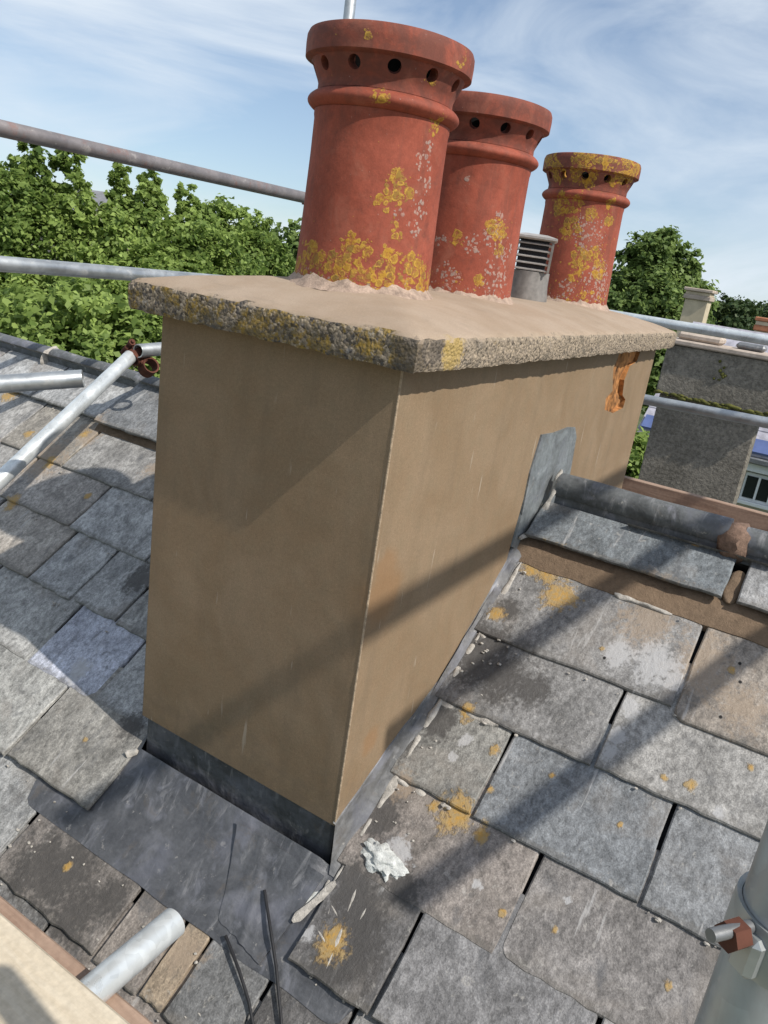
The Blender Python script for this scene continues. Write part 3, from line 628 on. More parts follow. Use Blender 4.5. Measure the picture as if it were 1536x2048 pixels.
def prism_poly(pts, x0, x1):
    bm = bmesh.new(); A = [bm.verts.new((x0, y, z)) for y, z in pts]; B = [bm.verts.new((x1, y, z)) for y, z in pts]; k = len(pts)
    for i in range(k): bm.faces.new((A[i], A[(i + 1) % k], B[(i + 1) % k], B[i]))
    bm.faces.new(A[::-1]); bm.faces.new(B); return bm
bm = bmesh.new()
bz_ = [0.0 - 0.985 * i / 60 for i in range(61)]
rg = [[bm.verts.new((-0.0012 + math.cos(q) * (0.0024 + 0.0007 * mn.noise(Vector((z * 31, 0, 0)))), 0.0012 + math.sin(q) * (0.0024 + 0.0007 * mn.noise(Vector((z * 27, 4, 0)))), z)) for q in [k * math.pi / 4 for k in range(8)]] for z in bz_]
for A, B in zip(rg, rg[1:]):
    for i in range(8): bm.faces.new((A[i], A[(i + 1) % 8], B[(i + 1) % 8], B[i]))
spart('corner_sun_strip', bm_mesh(bm, 'corner_sun_strip', 60), mortar_material('sun_strip_tan', (0.33, 0.25, 0.17), 0.45), 'thin pale strip standing in for sunlight along the near corner')  # added strip: sun catching the corner, put into a pale colour
cut = link('cutter', bm_mesh(prism_poly(chip, -0.017, 0.05), 'cutter'), M_ORANGE)
body.data.materials.append(M_ORANGE); apply_bool(body, [cut])
bmx = bmesh.new(); bmesh.ops.create_grid(bmx, x_segments=18, y_segments=14, size=0.5)
for v in bmx.verts:
    y, z = 1.52 + v.co.x * 0.36, -0.10 + v.co.y * 0.26
    v.co = Vector((-0.0155 + 0.014 * max(-0.6, fbm(y, z, 3, 13, 3)), y, z))
spart('exposed_brick', bm_mesh(bmx, 'exposed_brick', 60), M_ORANGE, 'rough orange brick showing through the broken render')
# lead core below the render
bm = bmesh.new(); add_box(bm, (-CW + 0.009, 0.007, -2.2), (-0.0075, CD - 0.01, -0.238), 0.006)
spart('lead_upstand', bm_mesh(bm, 'lead_upstand'), M_LEAD)
# front apron sheet dressed down the slope
def apron():
    nx, ny = 60, 16; v = []; f = []
    for j in range(ny + 1):
        t = j / ny
        for i in range(nx + 1):
            s = i / nx; x = -0.795 + s * 0.995
            ylo = -0.192 + 0.004 * mn.noise(Vector((x * 9, 0, 0)))
            cr = 0.045
            dx = min(x + 0.795, 0.2 - x)
            if dx < cr: ylo += cr - math.sqrt(max(0, cr * cr - (cr - dx) ** 2))
            if x < -0.70: yhi = -0.06
            elif x > 0.04: yhi = -0.03
            elif x < -0.585: yhi = 0.06
            else: yhi = 0.010
            y = yhi + (ylo - yhi) * t
            inside = -0.6 < x < 0.0
            h = 0.0235 + 0.0015 * mn.noise(Vector((x * 11, y * 11, 2))) 
            if inside: h += 0.022 * max(0, 1 - t * 1.6) ** 2 + 0.004 * fbm(x, y, 1, 9, 3) * (1 - t)
            if x < -0.62 or x > 0.03: h = 0.0235 - 0.006 * max(0, 1 - t * 1.5)
            v.append(rp(x, y, h))
    m = nx + 1
    for j in range(ny):
        for i in range(nx): f.append((j * m + i, (j + 1) * m + i, (j + 1) * m + i + 1, j * m + i + 1))
    base = len(v)
    for i in range(m): p = v[ny * m + i]; v.append(p - NRM * 0.004 + Vector((0, 0.001, 0)))
    for i in range(nx): f.append((ny * m + i, base + i, base + i + 1, ny * m + i + 1))
    spart('lead_apron', pyd('lead_apron', v, f, 50), M_LEAD, 'dark lead apron dressed over the slates at the foot of the stack')
apron()
def lead_patch():
    v = []; f = []; nx, ny = 22, 16
    for j in range(ny + 1):
        for i in range(nx + 1):
            u, t = i / nx, j / ny
            x = (-0.235 + 0.085 * t) * (1 - u) + (0.012 - 0.03 * t) * u; y = -0.012 - 0.15 * t - 0.02 * u * t
            x += 0.003 * mn.noise(Vector((t * 5, u * 4, 3))); y += 0.004 * mn.noise(Vector((u * 6, t, 8)))
            ed = min(u, 1 - u, t, 1 - t) * 8
            h = 0.0262 + 0.022 * max(0, 1 - t * 1.5) ** 2 * (1 - 0.3 * u) + 0.004 * mn.noise(Vector((x * 30, y * 30, 5))) * min(1, ed) + 0.004 * max(0, 1 - abs((u - 0.30 - 0.25 * t) * 16))
            v.append(rp(x, y, h))
    m = nx + 1
    for j in range(ny):
        for i in range(nx): f.append((j * m + i, (j + 1) * m + i, (j + 1) * m + i + 1, j * m + i + 1))
    rim = [i for i in range(m)] + [j * m + nx for j in range(1, ny + 1)] + [ny * m + i for i in range(nx - 1, -1, -1)] + [j * m for j in range(ny - 1, 0, -1)]
    b = len(v)
    for k in rim: v.append(v[k] - NRM * 0.004)
    L = len(rim)
    for i in range(L): f.append((rim[i], rim[(i + 1) % L], b + (i + 1) % L, b + i))
    spart('lead_patch', pyd('lead_patch', v, f, 50), M_LEAD, 'creased corner piece of lead lapped over the apron')
lead_patch()
# flank flashing: up the wall and out over the slates, with a pale mortar edge
def flank():
    n = 90; v = []; f = []; tp = [(-0.004, -0.985), (0.19, -0.895), (0.43, -0.805), (0.62, -0.66), (0.74, -0.565), (0.80, -0.50)]
    for i in range(n + 1):
        y = -0.004 + (0.80 - -0.004) * i / n
        for a, b in zip(tp, tp[1:]):
            if y <= b[0] + 1e-9: break
        zt = a[1] + (b[1] - a[1]) * (y - a[0]) / (b[0] - a[0]) + 0.006 * mn.noise(Vector((y * 18, 3, 0)))
        zb = rz(y) + 0.03; wd = 0.012 + 0.006 * mn.noise(Vector((y * 14, 8, 0)))
        k = 0.0025 * mn.noise(Vector((y * 22, 1, 5)))
        v += [Vector((-0.004, y, zt)), Vector((0.003 + k, y, zt - 0.002)), Vector((0.005 + k, y, zb + (zt - zb) * 0.45)), Vector((0.006 + k, y, zb + 0.004)), rp(0.014, y, 0.027 + k), rp(0.014 + wd, y, 0.0245 + k), rp(0.014 + wd + 0.002, y, 0.006)]
    for i in range(n):
        for j in range(6): f.append((i * 7 + j, (i + 1) * 7 + j, (i + 1) * 7 + j + 1, i * 7 + j + 1))
    spart('flank_flashing', pyd('flank_flashing', v, f, 40), M_LEADS, 'streaky grey lead flashing climbing beside the right flank')
flank()
lumpy_strip('mortar_edge', [rp(0.033, y, 0.021) for y in (-0.02, 0.2, 0.4, 0.6, 0.775)], 0.017, 0.006, M_MORTP, spart, 5, 130, 5, rough=1.1)
lumpy_strip('mortar_edge', [rp(0.02, -0.012, 0.027), rp(0.024, -0.03, 0.027), rp(0.0, -0.085, 0.027)], 0.014, 0.005, M_MORTP, spart, 6, 40, 5, rough=1.0)
lumpy_strip('mortar_edge', [rp(-0.615, -0.012, 0.034), rp(-0.590, 0.004, 0.034)], 0.028, 0.010, M_MORTP, spart, 9, 16, 5, rough=0.9)
# lead saddle over the ridge against the flank
sad = [(0.80, -0.216), (0.90, -0.222), (1.02, -0.219), (1.085, -0.226), (1.12, -0.26), (1.14, -0.38), (1.19, -0.56), (1.0, -0.52), (0.90, -0.50), (0.83, -0.56), (0.748, -0.53), (0.772, -0.44), (0.77, -0.32)]
bm = prism_poly([(y + 0.003 * mn.noise(Vector((y * 40, z * 40, 0))), z) for y, z in sad], -0.006, 0.005)
spart('lead_saddle', bm_mesh(bm, 'lead_saddle'), M_LEADG, 'grey lead saddle piece lapped over the ridge end')
lumpy_strip('mortar_edge', [Vector((0.012, 0.775, -0.51)), Vector((0.02, 0.86, -0.50)), Vector((0.03, 0.92, -0.40)), Vector((0.03, 0.965, -0.335))], 0.018, 0.007, M_MORTP, spart, 8, 40, 5, rough=1.0)
# slab
def slab():
    o = 0.05; x0, x1, y0, y1, t = -CW - o, o, -o, CD + o, 0.06
    nx, ny, nz = 54, 160, 6; V = {}; v = []; f = []
    def vid(i, j, k):
        if (i, j, k) in V: return V[(i, j, k)]
        x = x0 + (x1 - x0) * i / nx; y = y0 + (y1 - y0) * j / ny; z = t * k / nz
        ox = -1 if i == 0 else (1 if i == nx else 0); oy = -1 if j == 0 else (1 if j == ny else 0)
        p = Vector((x, y, z))
        if ox or oy:
            am = 0.0042 * (0.6 + 0.6 * abs(mn.noise(Vector((x * 7, y * 7, 4)))))
            d = am * fbm(x, y, z, 42, 3) - (0.003 if k in (0, nz) else 0)
            d -= 0.010 * max(0, mn.noise(Vector((x * 9, y * 9, 2.0))) - 0.35) * (k / nz) * 3
            p += Vector((ox, oy, 0)) * d
            if k == nz: p.z += 0.0035 * fbm(x, y, 3, 25, 3) - 0.003
            if k == 0: p.z += 0.004 * fbm(x, y, 8, 30, 3)
        elif k == nz:
            ex = min(x - x0, x1 - x) / 0.30; ey = min(y - y0, y1 - y) / 0.34
            e = min(1, max(0, min(ex, ey))); p.z += 0.052 * (1 - (1 - e) ** 1.7) + 0.0018 * fbm(x, y, 1, 7, 3)
        V[(i, j, k)] = len(v); v.append(p); return V[(i, j, k)]
    def quad(a, b, c, d): f.append((vid(*a), vid(*b), vid(*c), vid(*d)))
    for i in range(nx):
        for j in range(ny):
            quad((i, j, nz), (i + 1, j, nz), (i + 1, j + 1, nz), (i, j + 1, nz)); quad((i, j, 0), (i, j + 1, 0), (i + 1, j + 1, 0), (i + 1, j, 0))
    for k in range(nz):
        for i in range(nx):
            quad((i, 0, k), (i + 1, 0, k), (i + 1, 0, k + 1), (i, 0, k + 1)); quad((i, ny, k), (i, ny, k + 1), (i + 1, ny, k + 1), (i + 1, ny, k))
        for j in range(ny):
            quad((0, j, k), (0, j, k + 1), (0, j + 1, k + 1), (0, j + 1, k)); quad((nx, j, k), (nx, j + 1, k), (nx, j + 1, k + 1), (nx, j, k + 1))
    spart('cap_slab', pyd('cap_slab', v, f, 40), M_SLAB, 'tan mortar-topped slab with rough pebbly lichen-covered edges')
slab()

# ------------------------------------------------------------------ chimney pots
def collar_cyl(cx, cy, r):
    """turns a photo pixel into a local point on an upright cylinder (used only to place the lichen)"""
    def fn(px, py):
        d = ray(px, py); ox, oy = CAM.x - cx, CAM.y - cy
        a = d.x ** 2 + d.y ** 2; b = 2 * (ox * d.x + oy * d.y); c = ox * ox + oy * oy - r * r; disc = b * b - 4 * a * c
        t = (-b - math.sqrt(max(0, disc))) / (2 * a); return CAM + d * t
    return fn
def chimney_pot(x, y, z, s, yaw, hole0, label, mat, seed, lean=(0, 0)):
    t = empty('chimney_pot', (x, y, z), label, 'chimney pot', 'chimney pots on the slab', (lean[0], lean[1], yaw))
    t.scale = (s, s, s * (1.045 if s == 0.97 else 1.0))
    wob = lambda z_: 1 + 0.004 * math.sin(z_ * 30 + seed)
    bp = [(0.118, -0.03), (0.149, -0.03), (0.149, 0.0), (0.147, 0.05), (0.1435, 0.15), (0.141, 0.25), (0.1405, 0.318), (0.142, 0.326), (0.142, 0.334), (0.120, 0.334)]
    v, f = lathe(bp, 96, True); v = [(a * (1 + 0.004 * mn.noise(Vector((a * 9, b * 9, c * 9 + seed)))), b * (1 + 0.004 * mn.noise(Vector((a * 9 + 5, b * 9, c * 9 + seed)))), c) for a, b, c in v]
    link('barrel', pyd('barrel', v, f, 40), mat, t)
    bead = [(0.120, 0.334)] + [(0.141 + 0.017 * math.sin(math.pi * k / 10) ** 0.8, 0.334 + 0.034 * k / 10) for k in range(11)] + [(0.120, 0.368)]
    v, f = lathe(bead, 96, True); link('bead', pyd('bead', v, f, 50), mat, t)
    cp = [(a_, 0.369 + (b_ - 0.368) * 0.80) for a_, b_ in [(0.113, 0.368), (0.140, 0.368), (0.1395, 0.385), (0.1425, 0.395), (0.1575, 0.4345), (0.166, 0.4375), (0.1705, 0.4405), (0.1712, 0.470), (0.1705, 0.487), (0.167, 0.497), (0.160, 0.500), (0.146, 0.499), (0.140, 0.49), (0.132, 0.46), (0.119, 0.40)]]
    v, f = lathe(cp, 96, True); co = link('collar', pyd('collar', v, f, 40), mat, t)
    co.data.materials.append(M_DARKV)
    bm = bmesh.new(); nh = 12
    for k in range(nh):
        a = 2 * math.pi * k / nh + hole0; d = Vector((math.cos(a), math.sin(a), -0.35)).normalized()
        M = Matrix.Translation(Vector((math.cos(a) * 0.150, math.sin(a) * 0.150, 0.407))) @ d.to_track_quat('Z', 'Y').to_matrix().to_4x4()
        bmesh.ops.create_cone(bm, cap_ends=True, segments=20, radius1=0.0132, radius2=0.0132, depth=0.12, matrix=M)
    c = link('cutter', bm_mesh(bm, 'cutter'), None, t); c.data.materials.append(mat)
    bpy.context.view_layer.update(); apply_bool(co, [c]); smooth(co.data, 40)
    # soot-dark lining
    v, f = lathe([(0.117, -0.02), (0.117, 0.465), (0.113, 0.465), (0.113, -0.02)], 48, True); link('liner', pyd('liner', v, f, 40), M_DARKV, t)
    # mortar skirt
    n = 90; vv = []; ff = []
    for i in range(n):
        a = 2 * math.pi * i / n; c_, s_ = math.cos(a), math.sin(a)
        w = 0.026 + 0.012 * mn.noise(Vector((c_ * 3, s_ * 3, seed))) + 0.006 * mn.noise(Vector((c_ * 9, s_ * 9, seed))); hh = 0.015 + 0.012 * mn.noise(Vector((c_ * 4, s_ * 4, seed + 7))) + 0.008 * mn.noise(Vector((c_ * 12, s_ * 12, seed)))
        for q in range(5):
            u = q / 4; r = 0.1465 + w * u ** 1.1; zz = hh * (1 - u) ** 1.5 + (-0.012) * u + 0.003 * mn.noise(Vector((c_ * 20, s_ * 20, u * 4 + seed)))
            vv.append((r * c_, r * s_, zz))
    for i in range(n):
        for q in range(4): j = (i + 1) % n; ff.append((i * 5 + q, i * 5 + q + 1, j * 5 + q + 1, j * 5 + q))
    link('mortar_skirt', pyd('mortar_skirt', vv, ff, 60), M_SKIRT, t)
    return t
def spotlist(cx, cy, z, r, s, lst):
    fn = collar_cyl(cx, cy, r); out = []
    for px, py, pr in lst:
        P = fn(px, py); d = (P - CAM).length; out.append((P.x - cx, P.y - cy, P.z - z, pr * d / F))
    return [(a / s, b / s, c / s, d / s) for a, b, c, d in out]
P1 = (-0.302, 0.294, 0.108, 1.0); P2 = (-0.309, 0.778, 0.108, 0.982); P3 = (-0.299, 1.652, 0.108, 0.97)
y1 = [(795, 375, 32), (770, 400, 24), (820, 385, 22), (738, 70, 15), (915, 112, 16), (905, 130, 12), (760, 193, 18), (878, 255, 20), (868, 160, 14), (700, 490, 22), (730, 500, 18), (620, 500, 18), (780, 525, 26), (820, 525, 26), (847, 555, 24), (845, 520, 14), (870, 370, 10), (800, 470, 16), (795, 440, 12), (650, 520, 16)]
w1 = [(850, 320, 22), (855, 360, 24), (845, 420, 24), (830, 455, 20), (800, 430, 16), (860, 290, 14), (840, 400, 22), (765, 178, 12)]
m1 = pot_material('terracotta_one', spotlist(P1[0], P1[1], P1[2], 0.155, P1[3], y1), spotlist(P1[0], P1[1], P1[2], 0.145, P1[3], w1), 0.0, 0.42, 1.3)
y2 = [(1000, 460, 20), (985, 455, 14), (915, 475, 14), (1000, 500, 12), (960, 560, 10)]; w2 = [(990, 560, 40), (1010, 500, 26), (985, 470, 22), (945, 490, 22), (1000, 440, 16), (900, 560, 26), (880, 480, 14), (935, 358, 10), (890, 540, 20)]
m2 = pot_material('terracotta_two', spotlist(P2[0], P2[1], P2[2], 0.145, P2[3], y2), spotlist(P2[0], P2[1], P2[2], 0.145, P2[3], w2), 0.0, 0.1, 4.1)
y3 = [(1110, 320, 24), (1180, 318, 26), (1260, 340, 30), (1215, 330, 18), (1170, 355, 24), (1120, 355, 16), (1240, 365, 18), (1120, 420, 20), (1140, 460, 20), (1185, 438, 13), (1225, 450, 12), (1165, 525, 20), (1195, 515, 16), (1150, 420, 14), (1200, 545, 16), (1225, 420, 10), (1150, 555, 12)]; w3 = [(1180, 480, 40), (1200, 570, 40), (1130, 580, 20)]
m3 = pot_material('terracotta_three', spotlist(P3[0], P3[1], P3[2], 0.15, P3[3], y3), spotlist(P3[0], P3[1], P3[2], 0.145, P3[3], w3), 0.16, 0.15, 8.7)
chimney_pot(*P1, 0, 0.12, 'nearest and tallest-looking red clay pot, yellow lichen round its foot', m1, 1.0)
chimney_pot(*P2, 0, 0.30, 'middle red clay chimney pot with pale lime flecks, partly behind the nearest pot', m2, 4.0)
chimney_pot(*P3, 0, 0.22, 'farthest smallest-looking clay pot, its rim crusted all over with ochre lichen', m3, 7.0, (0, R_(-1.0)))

# louvred vent between the second and third pot
def vent():
    t = empty('flue_vent', (-0.288, 1.222, 0.112), 'low grey flue vent with stacked black louvres between two pots', 'vent')
    t.scale = (0.80, 0.80, 0.86); t.rotation_euler = (0, 0, R_(20))
    mg = flat('vent_metal', (0.22, 0.205, 0.19), 0.55, 0.3, 0.3, 40); md = flat('vent_pale', (0.42, 0.40, 0.38), 0.5, 0.3, 0.15, 40)
    v, f = lathe([(0.085, -0.02), (0.088, 0.0), (0.08, 0.05), (0.078, 0.098), (0.0, 0.098)], 40); link('base_pipe', pyd('base_pipe', v, f, 40), mg, t)
    for k in range(5):
        z = 0.104 + k * 0.022; r = 0.100
        v, f = lathe([(0.06, z + 0.005), (r, z - 0.003), (r + 0.001, z + 0.001), (0.06, z + 0.009)], 4, True)
        me = pyd('louvre', v, f); link('louvre', me, md, t, None, (0, 0, R_(45)))
    v, f = lathe([(0.0, 0.205), (0.105, 0.205), (0.118, 0.21), (0.118, 0.217), (0.06, 0.226), (0.0, 0.228)], 4); link('cap', pyd('cap', v, f), md, t, None, (0, 0, R_(45)))
    bm = bmesh.new(); add_box(bm, (-0.055, -0.055, 0.09), (0.055, 0.055, 0.21)); link('core', bm_mesh(bm, 'core'), M_BLACK, t)
    for sx in (-1, 1):
        for sy in (-1, 1):
            bm = bmesh.new(); add_box(bm, (sx * 0.070 - 0.004, sy * 0.070 - 0.004, 0.098), (sx * 0.070 + 0.004, sy * 0.070 + 0.004, 0.208)); link('corner_post', bm_mesh(bm, 'corner_post'), mg, t)
vent()

# lump of spilt white mortar on the slates beside the corner
bm = bmesh.new(); bmesh.ops.create_icosphere(bm, subdivisions=4, radius=1)
for v in bm.verts:
    k = 1 + 0.55 * fbm(v.co.x, v.co.y, v.co.z, 2.3, 4); c = v.co * k
    v.co = Matrix.Rotation(-0.15, 3, 'Z') @ Vector((c.x * 0.048, c.y * 0.026, c.z * 0.012))
M_WM = mortar_material('white_mortar', (0.50, 0.51, 0.49), 0.25)
tag(link('mortar_lump', bm_mesh(bm, 'mortar_lump', 70), M_WM, None, rp(0.105, 0.062, 0.030), (PITCH, 0, 0)), 'crumbly white lump of spilt mortar on a slate just right of the chimney corner', 'mortar')
bm = bmesh.new(); bmesh.ops.create_icosphere(bm, subdivisions=3, radius=1)
for v in bm.verts:
    k = 1 + 0.4 * fbm(v.co.x, v.co.y, v.co.z, 2.3, 3); c = v.co * k; v.co = Matrix.Rotation(0.9, 3, 'Z') @ Vector((c.x * 0.032, c.y * 0.010, c.z * 0.006))
tag(link('mortar_lump', bm_mesh(bm, 'mortar_lump', 70), M_WM, None, rp(0.0, -0.058, 0.022), (PITCH, 0, 0)), 'narrow white sliver of mortar lying on the dark lead apron', 'mortar')

# ------------------------------------------------------------------ scaffolding
TR = 0.02415
def tube(a, b, label, mat, r=TR, group='scaffold tubes', seg=28):
    a, b = Vector(a), Vector(b); M = frame_from(a, b); L = (b - a).length
    bm = bmesh.new(); add_tube(bm, (0, 0, 0), (0, 0, L), r, seg, r - 0.004, cap=False)
    o = link('scaffold_tube', bm_mesh(bm, 'scaffold_tube', 40), mat, None, a, M.to_euler()); return tag(o, label, 'scaffold tube', group)
def coupler(p, axis, other, label, mat=None, sc=1.0):
    """right-angle coupler: two clamp rings, flaps and a nut on a bolt"""
    mat = mat or M_RUST; axis = Vector(axis).normalized(); other = Vector(other); other = (other - axis * other.dot(axis)).normalized(); third = axis.cross(other)
    M = Matrix((other, third, axis)).transposed().to_4x4()
    t = empty('scaffold_coupler', p, label, 'coupler', 'scaffold couplers', M.to_euler())
    bm = bmesh.new(); v, f = lathe([(TR + 0.0005, -0.024), (TR + 0.006, -0.026), (TR + 0.0075, -0.02), (TR + 0.0075, 0.02), (TR + 0.006, 0.026), (TR + 0.0005, 0.024)], 28, True); link('clamp_ring', pyd('clamp_ring', v, f, 40), mat, t)
    box_obj('flap', (-0.018, TR + 0.004, -0.02), (0.016, TR + 0.024, 0.02), mat, t, 0.005)
    bm = bmesh.new(); add_tube(bm, (-0.05, TR + 0.016, 0), (0.05, TR + 0.016, 0), 0.006, 14); link('bolt', bm_mesh(bm, 'bolt', 40), M_RUST, t)
    bm = bmesh.new(); bmesh.ops.create_cone(bm, cap_ends=True, segments=6, radius1=0.013, radius2=0.013, depth=0.014, matrix=Matrix.Translation((-0.034, TR + 0.016, 0)) @ Matrix.Rotation(R_(90), 4, 'Y')); link('nut', bm_mesh(bm, 'nut'), M_RUST, t)
    v, f = lathe([(TR + 0.0005, -0.022), (TR + 0.0065, -0.024), (TR + 0.0065, 0.024), (TR + 0.0005, 0.022)], 28, True)
    o = link('clamp_ring', pyd('clamp_ring', v, f, 40), mat, t, (0, -2 * TR - 0.012, 0), (0, R_(90), 0))
    box_obj('saddle', (-0.02, -TR - 0.016, -0.02), (0.02, -TR + 0.002, 0.02), mat, t, 0.004)
    return t
RX = -1.65
tube((RX, -1.5, 0.372), (RX, 2.05, 0.370), 'upper guard rail crossing the sky at the left, dull grey with reddish paint', M_GALVR)
tube((RX, -1.5, -0.005), (RX, 2.05, -0.022), 'lower guard rail at the left in front of the trees, meeting the slab corner', M_GALV)
tube((RX + 0.052, 1.905, -3.4), (RX + 0.052, 1.905, 2.3), 'upright scaffold pole showing above the nearest chimney pot', M_GALV)
coupler((RX, 1.905, 0.37), (0, 1, 0), (0, 0, 1), 'coupler on the far upright holding the upper left rail')
FY = 2.15
ra, rb_ = aty(1180, 622, 3.1), aty(1536, 681, 3.1); rd = (rb_ - ra)
tube(ra - rd * 0.3, ra + rd * 2.6, 'upper far rail, pale blue-grey, starting behind the last pot', M_BRIGHT)
ra, rb_ = aty(1290, 799, 2.6), aty(1536, 846, 2.6); rd = (rb_ - ra)
tube(ra - rd * 1.2, ra + rd * 4.0, 'lower far rail crossing in front of the dark roughcast stack', M_GALV)
tube((2.3, 3.155, -3.0), (2.3, 3.155, 1.2), 'upright pole of the far scaffold beyond the right edge', M_GALV)
tube((-0.75, 3.155, -3.2), (-0.75, 3.155, 0.06), 'short upright of the far scaffold hidden behind the chimney', M_GALV)
ba = empty('scaffold_board', (0.6, FY + 0.02, -0.652), 'brownish toe board edge seen just above the right-hand ridge tiles', 'scaffold board', 'scaffold boards')
box_obj('plank', (-1.5, 0, -0.16), (1.9, 0.225, -0.122), M_BOARD2, ba, 0.004); box_obj('toe_board', (-1.5, 0.19, -0.121), (1.9, 0.228, 0.028), M_BOARD2, ba, 0.003)
# raking tube over the left slope, with the coupler at its head
ta, tb = at(5, 955, 2.38), at(262, 712, 2.78); dd = (tb - ta).normalized()
tube(ta - dd * 1.1, tb, 'bright steel tube raking up across the left slates towards the ridge', M_BRIGHT)
cp = at(284, 704, 2.54)
coupler(at(272, 710, 2.80), dd, ray(300, 690), 'rusty swivel coupler at the head of the raking tube by the chimney edge')
tube(at(276, 702, 2.76), at(276, 702, 2.76) + Vector((-0.05, 0.72, 0.02)), 'short tube end pointing at the viewer beside the rusty coupler', M_GALV)
sa, sb = at(-40, 771, 2.06), at(166, 757, 2.12); ds = (sb - sa).normalized()
tube(sa - ds * 1.2, sb, 'grey tube end sticking in over the slates from the left edge', M_GALV)
# lift boards at the lower left and the transom under them
tube((-0.012, -2.2, -0.90), (-0.016, -0.455, -0.90), 'pale transom tube poking out from under the lower left board', M_BRIGHT)
def plane_z(px, py, Z): v = ray(px, py); return CAM + v * ((Z - CAM.z) / v.z)
bz = -0.838
e0, e1 = plane_z(0, 1800, bz), plane_z(240, 2048, bz); by = (e0.y + e1.y) / 2
b1 = empty('scaffold_board', (-0.4, by, bz), 'pale sunlit scaffold board filling the lower left corner', 'scaffold board', 'scaffold boards')
bx = link('plank', None or bm_mesh((lambda bm: (add_box(bm, (-1.8, -0.225, -0.038), (1.9, 0.0, 0.0), 0.005), bm)[1])(bmesh.new()), 'plank'), M_BOARD, b1)
for k in (1, 2):
    b = empty('scaffold_board', (-0.4, by - 0.235 * k, bz), ['second board of the lift, nearer the viewer', 'third board of the lift, under the viewer'][k - 1], 'scaffold board', 'scaffold boards')
    link('plank', bx.data, None, b)
q0, q1 = plane_z(0, 1762, -0.926), plane_z(270, 2040, -0.926); qy = (q0.y + q1.y) / 2
b2 = empty('scaffold_board', (-0.4, qy, -0.926), 'pinkish brown timber edge showing below the pale lower left board', 'scaffold board', 'scaffold boards')
link('plank', bm_mesh((lambda bm: (add_box(bm, (-1.8, -0.225, -0.038), (1.9, 0.0, 0.0), 0.005), bm)[1])(bmesh.new()), 'plank'), M_BOARD2, b2)
# near upright at the right edge, with its coupler
c0 = at(1562, 1900, 0.385)
tube((c0.x, c0.y, -3.6), (c0.x, c0.y, 0.06), 'thick-looking near upright tube cut off by the right edge', M_GALVG)
nz = at(1562, 1845, 0.385).z
lx_ = (Vector((-0.84, -0.524, 0)).normalized() * 0.9 + Vector((-0.49, -0.87, 0)) * -0.0 + Vector((0.46, -0.83, 0)) * 0.42).normalized()
MM = Matrix((lx_, Vector((0, 0, 1)).cross(lx_), Vector((0, 0, 1)))).transposed().to_4x4()
nt = empty('scaffold_coupler', (c0.x, c0.y, nz), 'coupler with a rusty nut and bolt on the near right upright', 'coupler', 'scaffold couplers', MM.to_euler())
v, f = lathe([(TR + 0.0004, -0.015), (TR + 0.003, -0.016), (TR + 0.0034, -0.012), (TR + 0.0034, 0.009), (TR + 0.003, 0.012), (TR + 0.0004, 0.011)], 32, True); link('clamp_ring', pyd('clamp_ring', v, f, 40), M_GALVG, nt)
box_obj('flap', (TR - 0.002, -0.006, -0.016), (TR + 0.0085, 0.008, 0.007), M_GALVG, nt, 0.003)
bm = bmesh.new(); add_tube(bm, (TR + 0.004, -0.002, 0.0085), (TR + 0.030, -0.002, 0.0105), 0.0032, 14); link('bolt', bm_mesh(bm, 'bolt', 40), M_GALVD, nt)
bm = bmesh.new(); bmesh.ops.create_cone(bm, cap_ends=True, segments=6, radius1=0.0072, radius2=0.0072, depth=0.010, matrix=Matrix.Translation((TR + 0.0135, -0.002, 0.006)) @ Matrix.Rotation(R_(90), 4, 'Y')); link('nut', bm_mesh(bm, 'nut'), M_RUST, nt)
# the right-hand rails, whose shadows cross the slates and the stack
for z, lab in ((-0.385, 'inner'), ):
    pass
def rail_x(resid, x): return (0.749 * x - 0.385 + resid) / 0.661
for i, (res, x, lab) in enumerate(((0.0, 2.05, 'middle rail of the right-hand scaffold, out beyond the frame'), (-0.515, 2.0, 'lowest rail of the right-hand scaffold, out beyond the frame'), (-0.235, 2.1, 'second rail of the right-hand scaffold, out beyond the frame'))):
    z = rail_x(res, x); tube((x, [-0.55, -0.24, -0.1][i], z), (x, 2.6, z), lab, M_GALV, TR * 1.15)
tube((2.15, 2.55, -3.2), (2.15, 2.55, 2.3), 'far upright of the right-hand scaffold, beyond the frame', M_GALV)
# two thin dark wires lying over the lower slates
def wire(pts, label):
    P = [rp(x, y, h) for x, y, h in pts]; bm = bmesh.new()
    cu = []
    n = 24
    for i in range(n + 1):
        t = i / n * (len(P) - 1); k = min(int(t), len(P) - 2); cu.append(P[k].lerp(P[k + 1], t - k))
    rings = []
    for i, p in enumerate(cu):
        d = (cu[min(i + 1, n)] - cu[max(i - 1, 0)]).normalized(); x = d.orthogonal().normalized(); y = d.cross(x)
        rings.append([bm.verts.new(p + (x * math.cos(a) + y * math.sin(a)) * 0.0035) for a in [k * math.pi / 4 for k in range(8)]])
    for A, B in zip(rings, rings[1:]):
        for i in range(8): bm.faces.new((A[i], A[(i + 1) % 8], B[(i + 1) % 8], B[i]))
    bm.faces.new(rings[0]); bm.faces.new(rings[-1][::-1])
    tag(link('cable', bm_mesh(bm, 'cable', 60), M_BLACK), label, 'cable', 'cables on the lower slates')

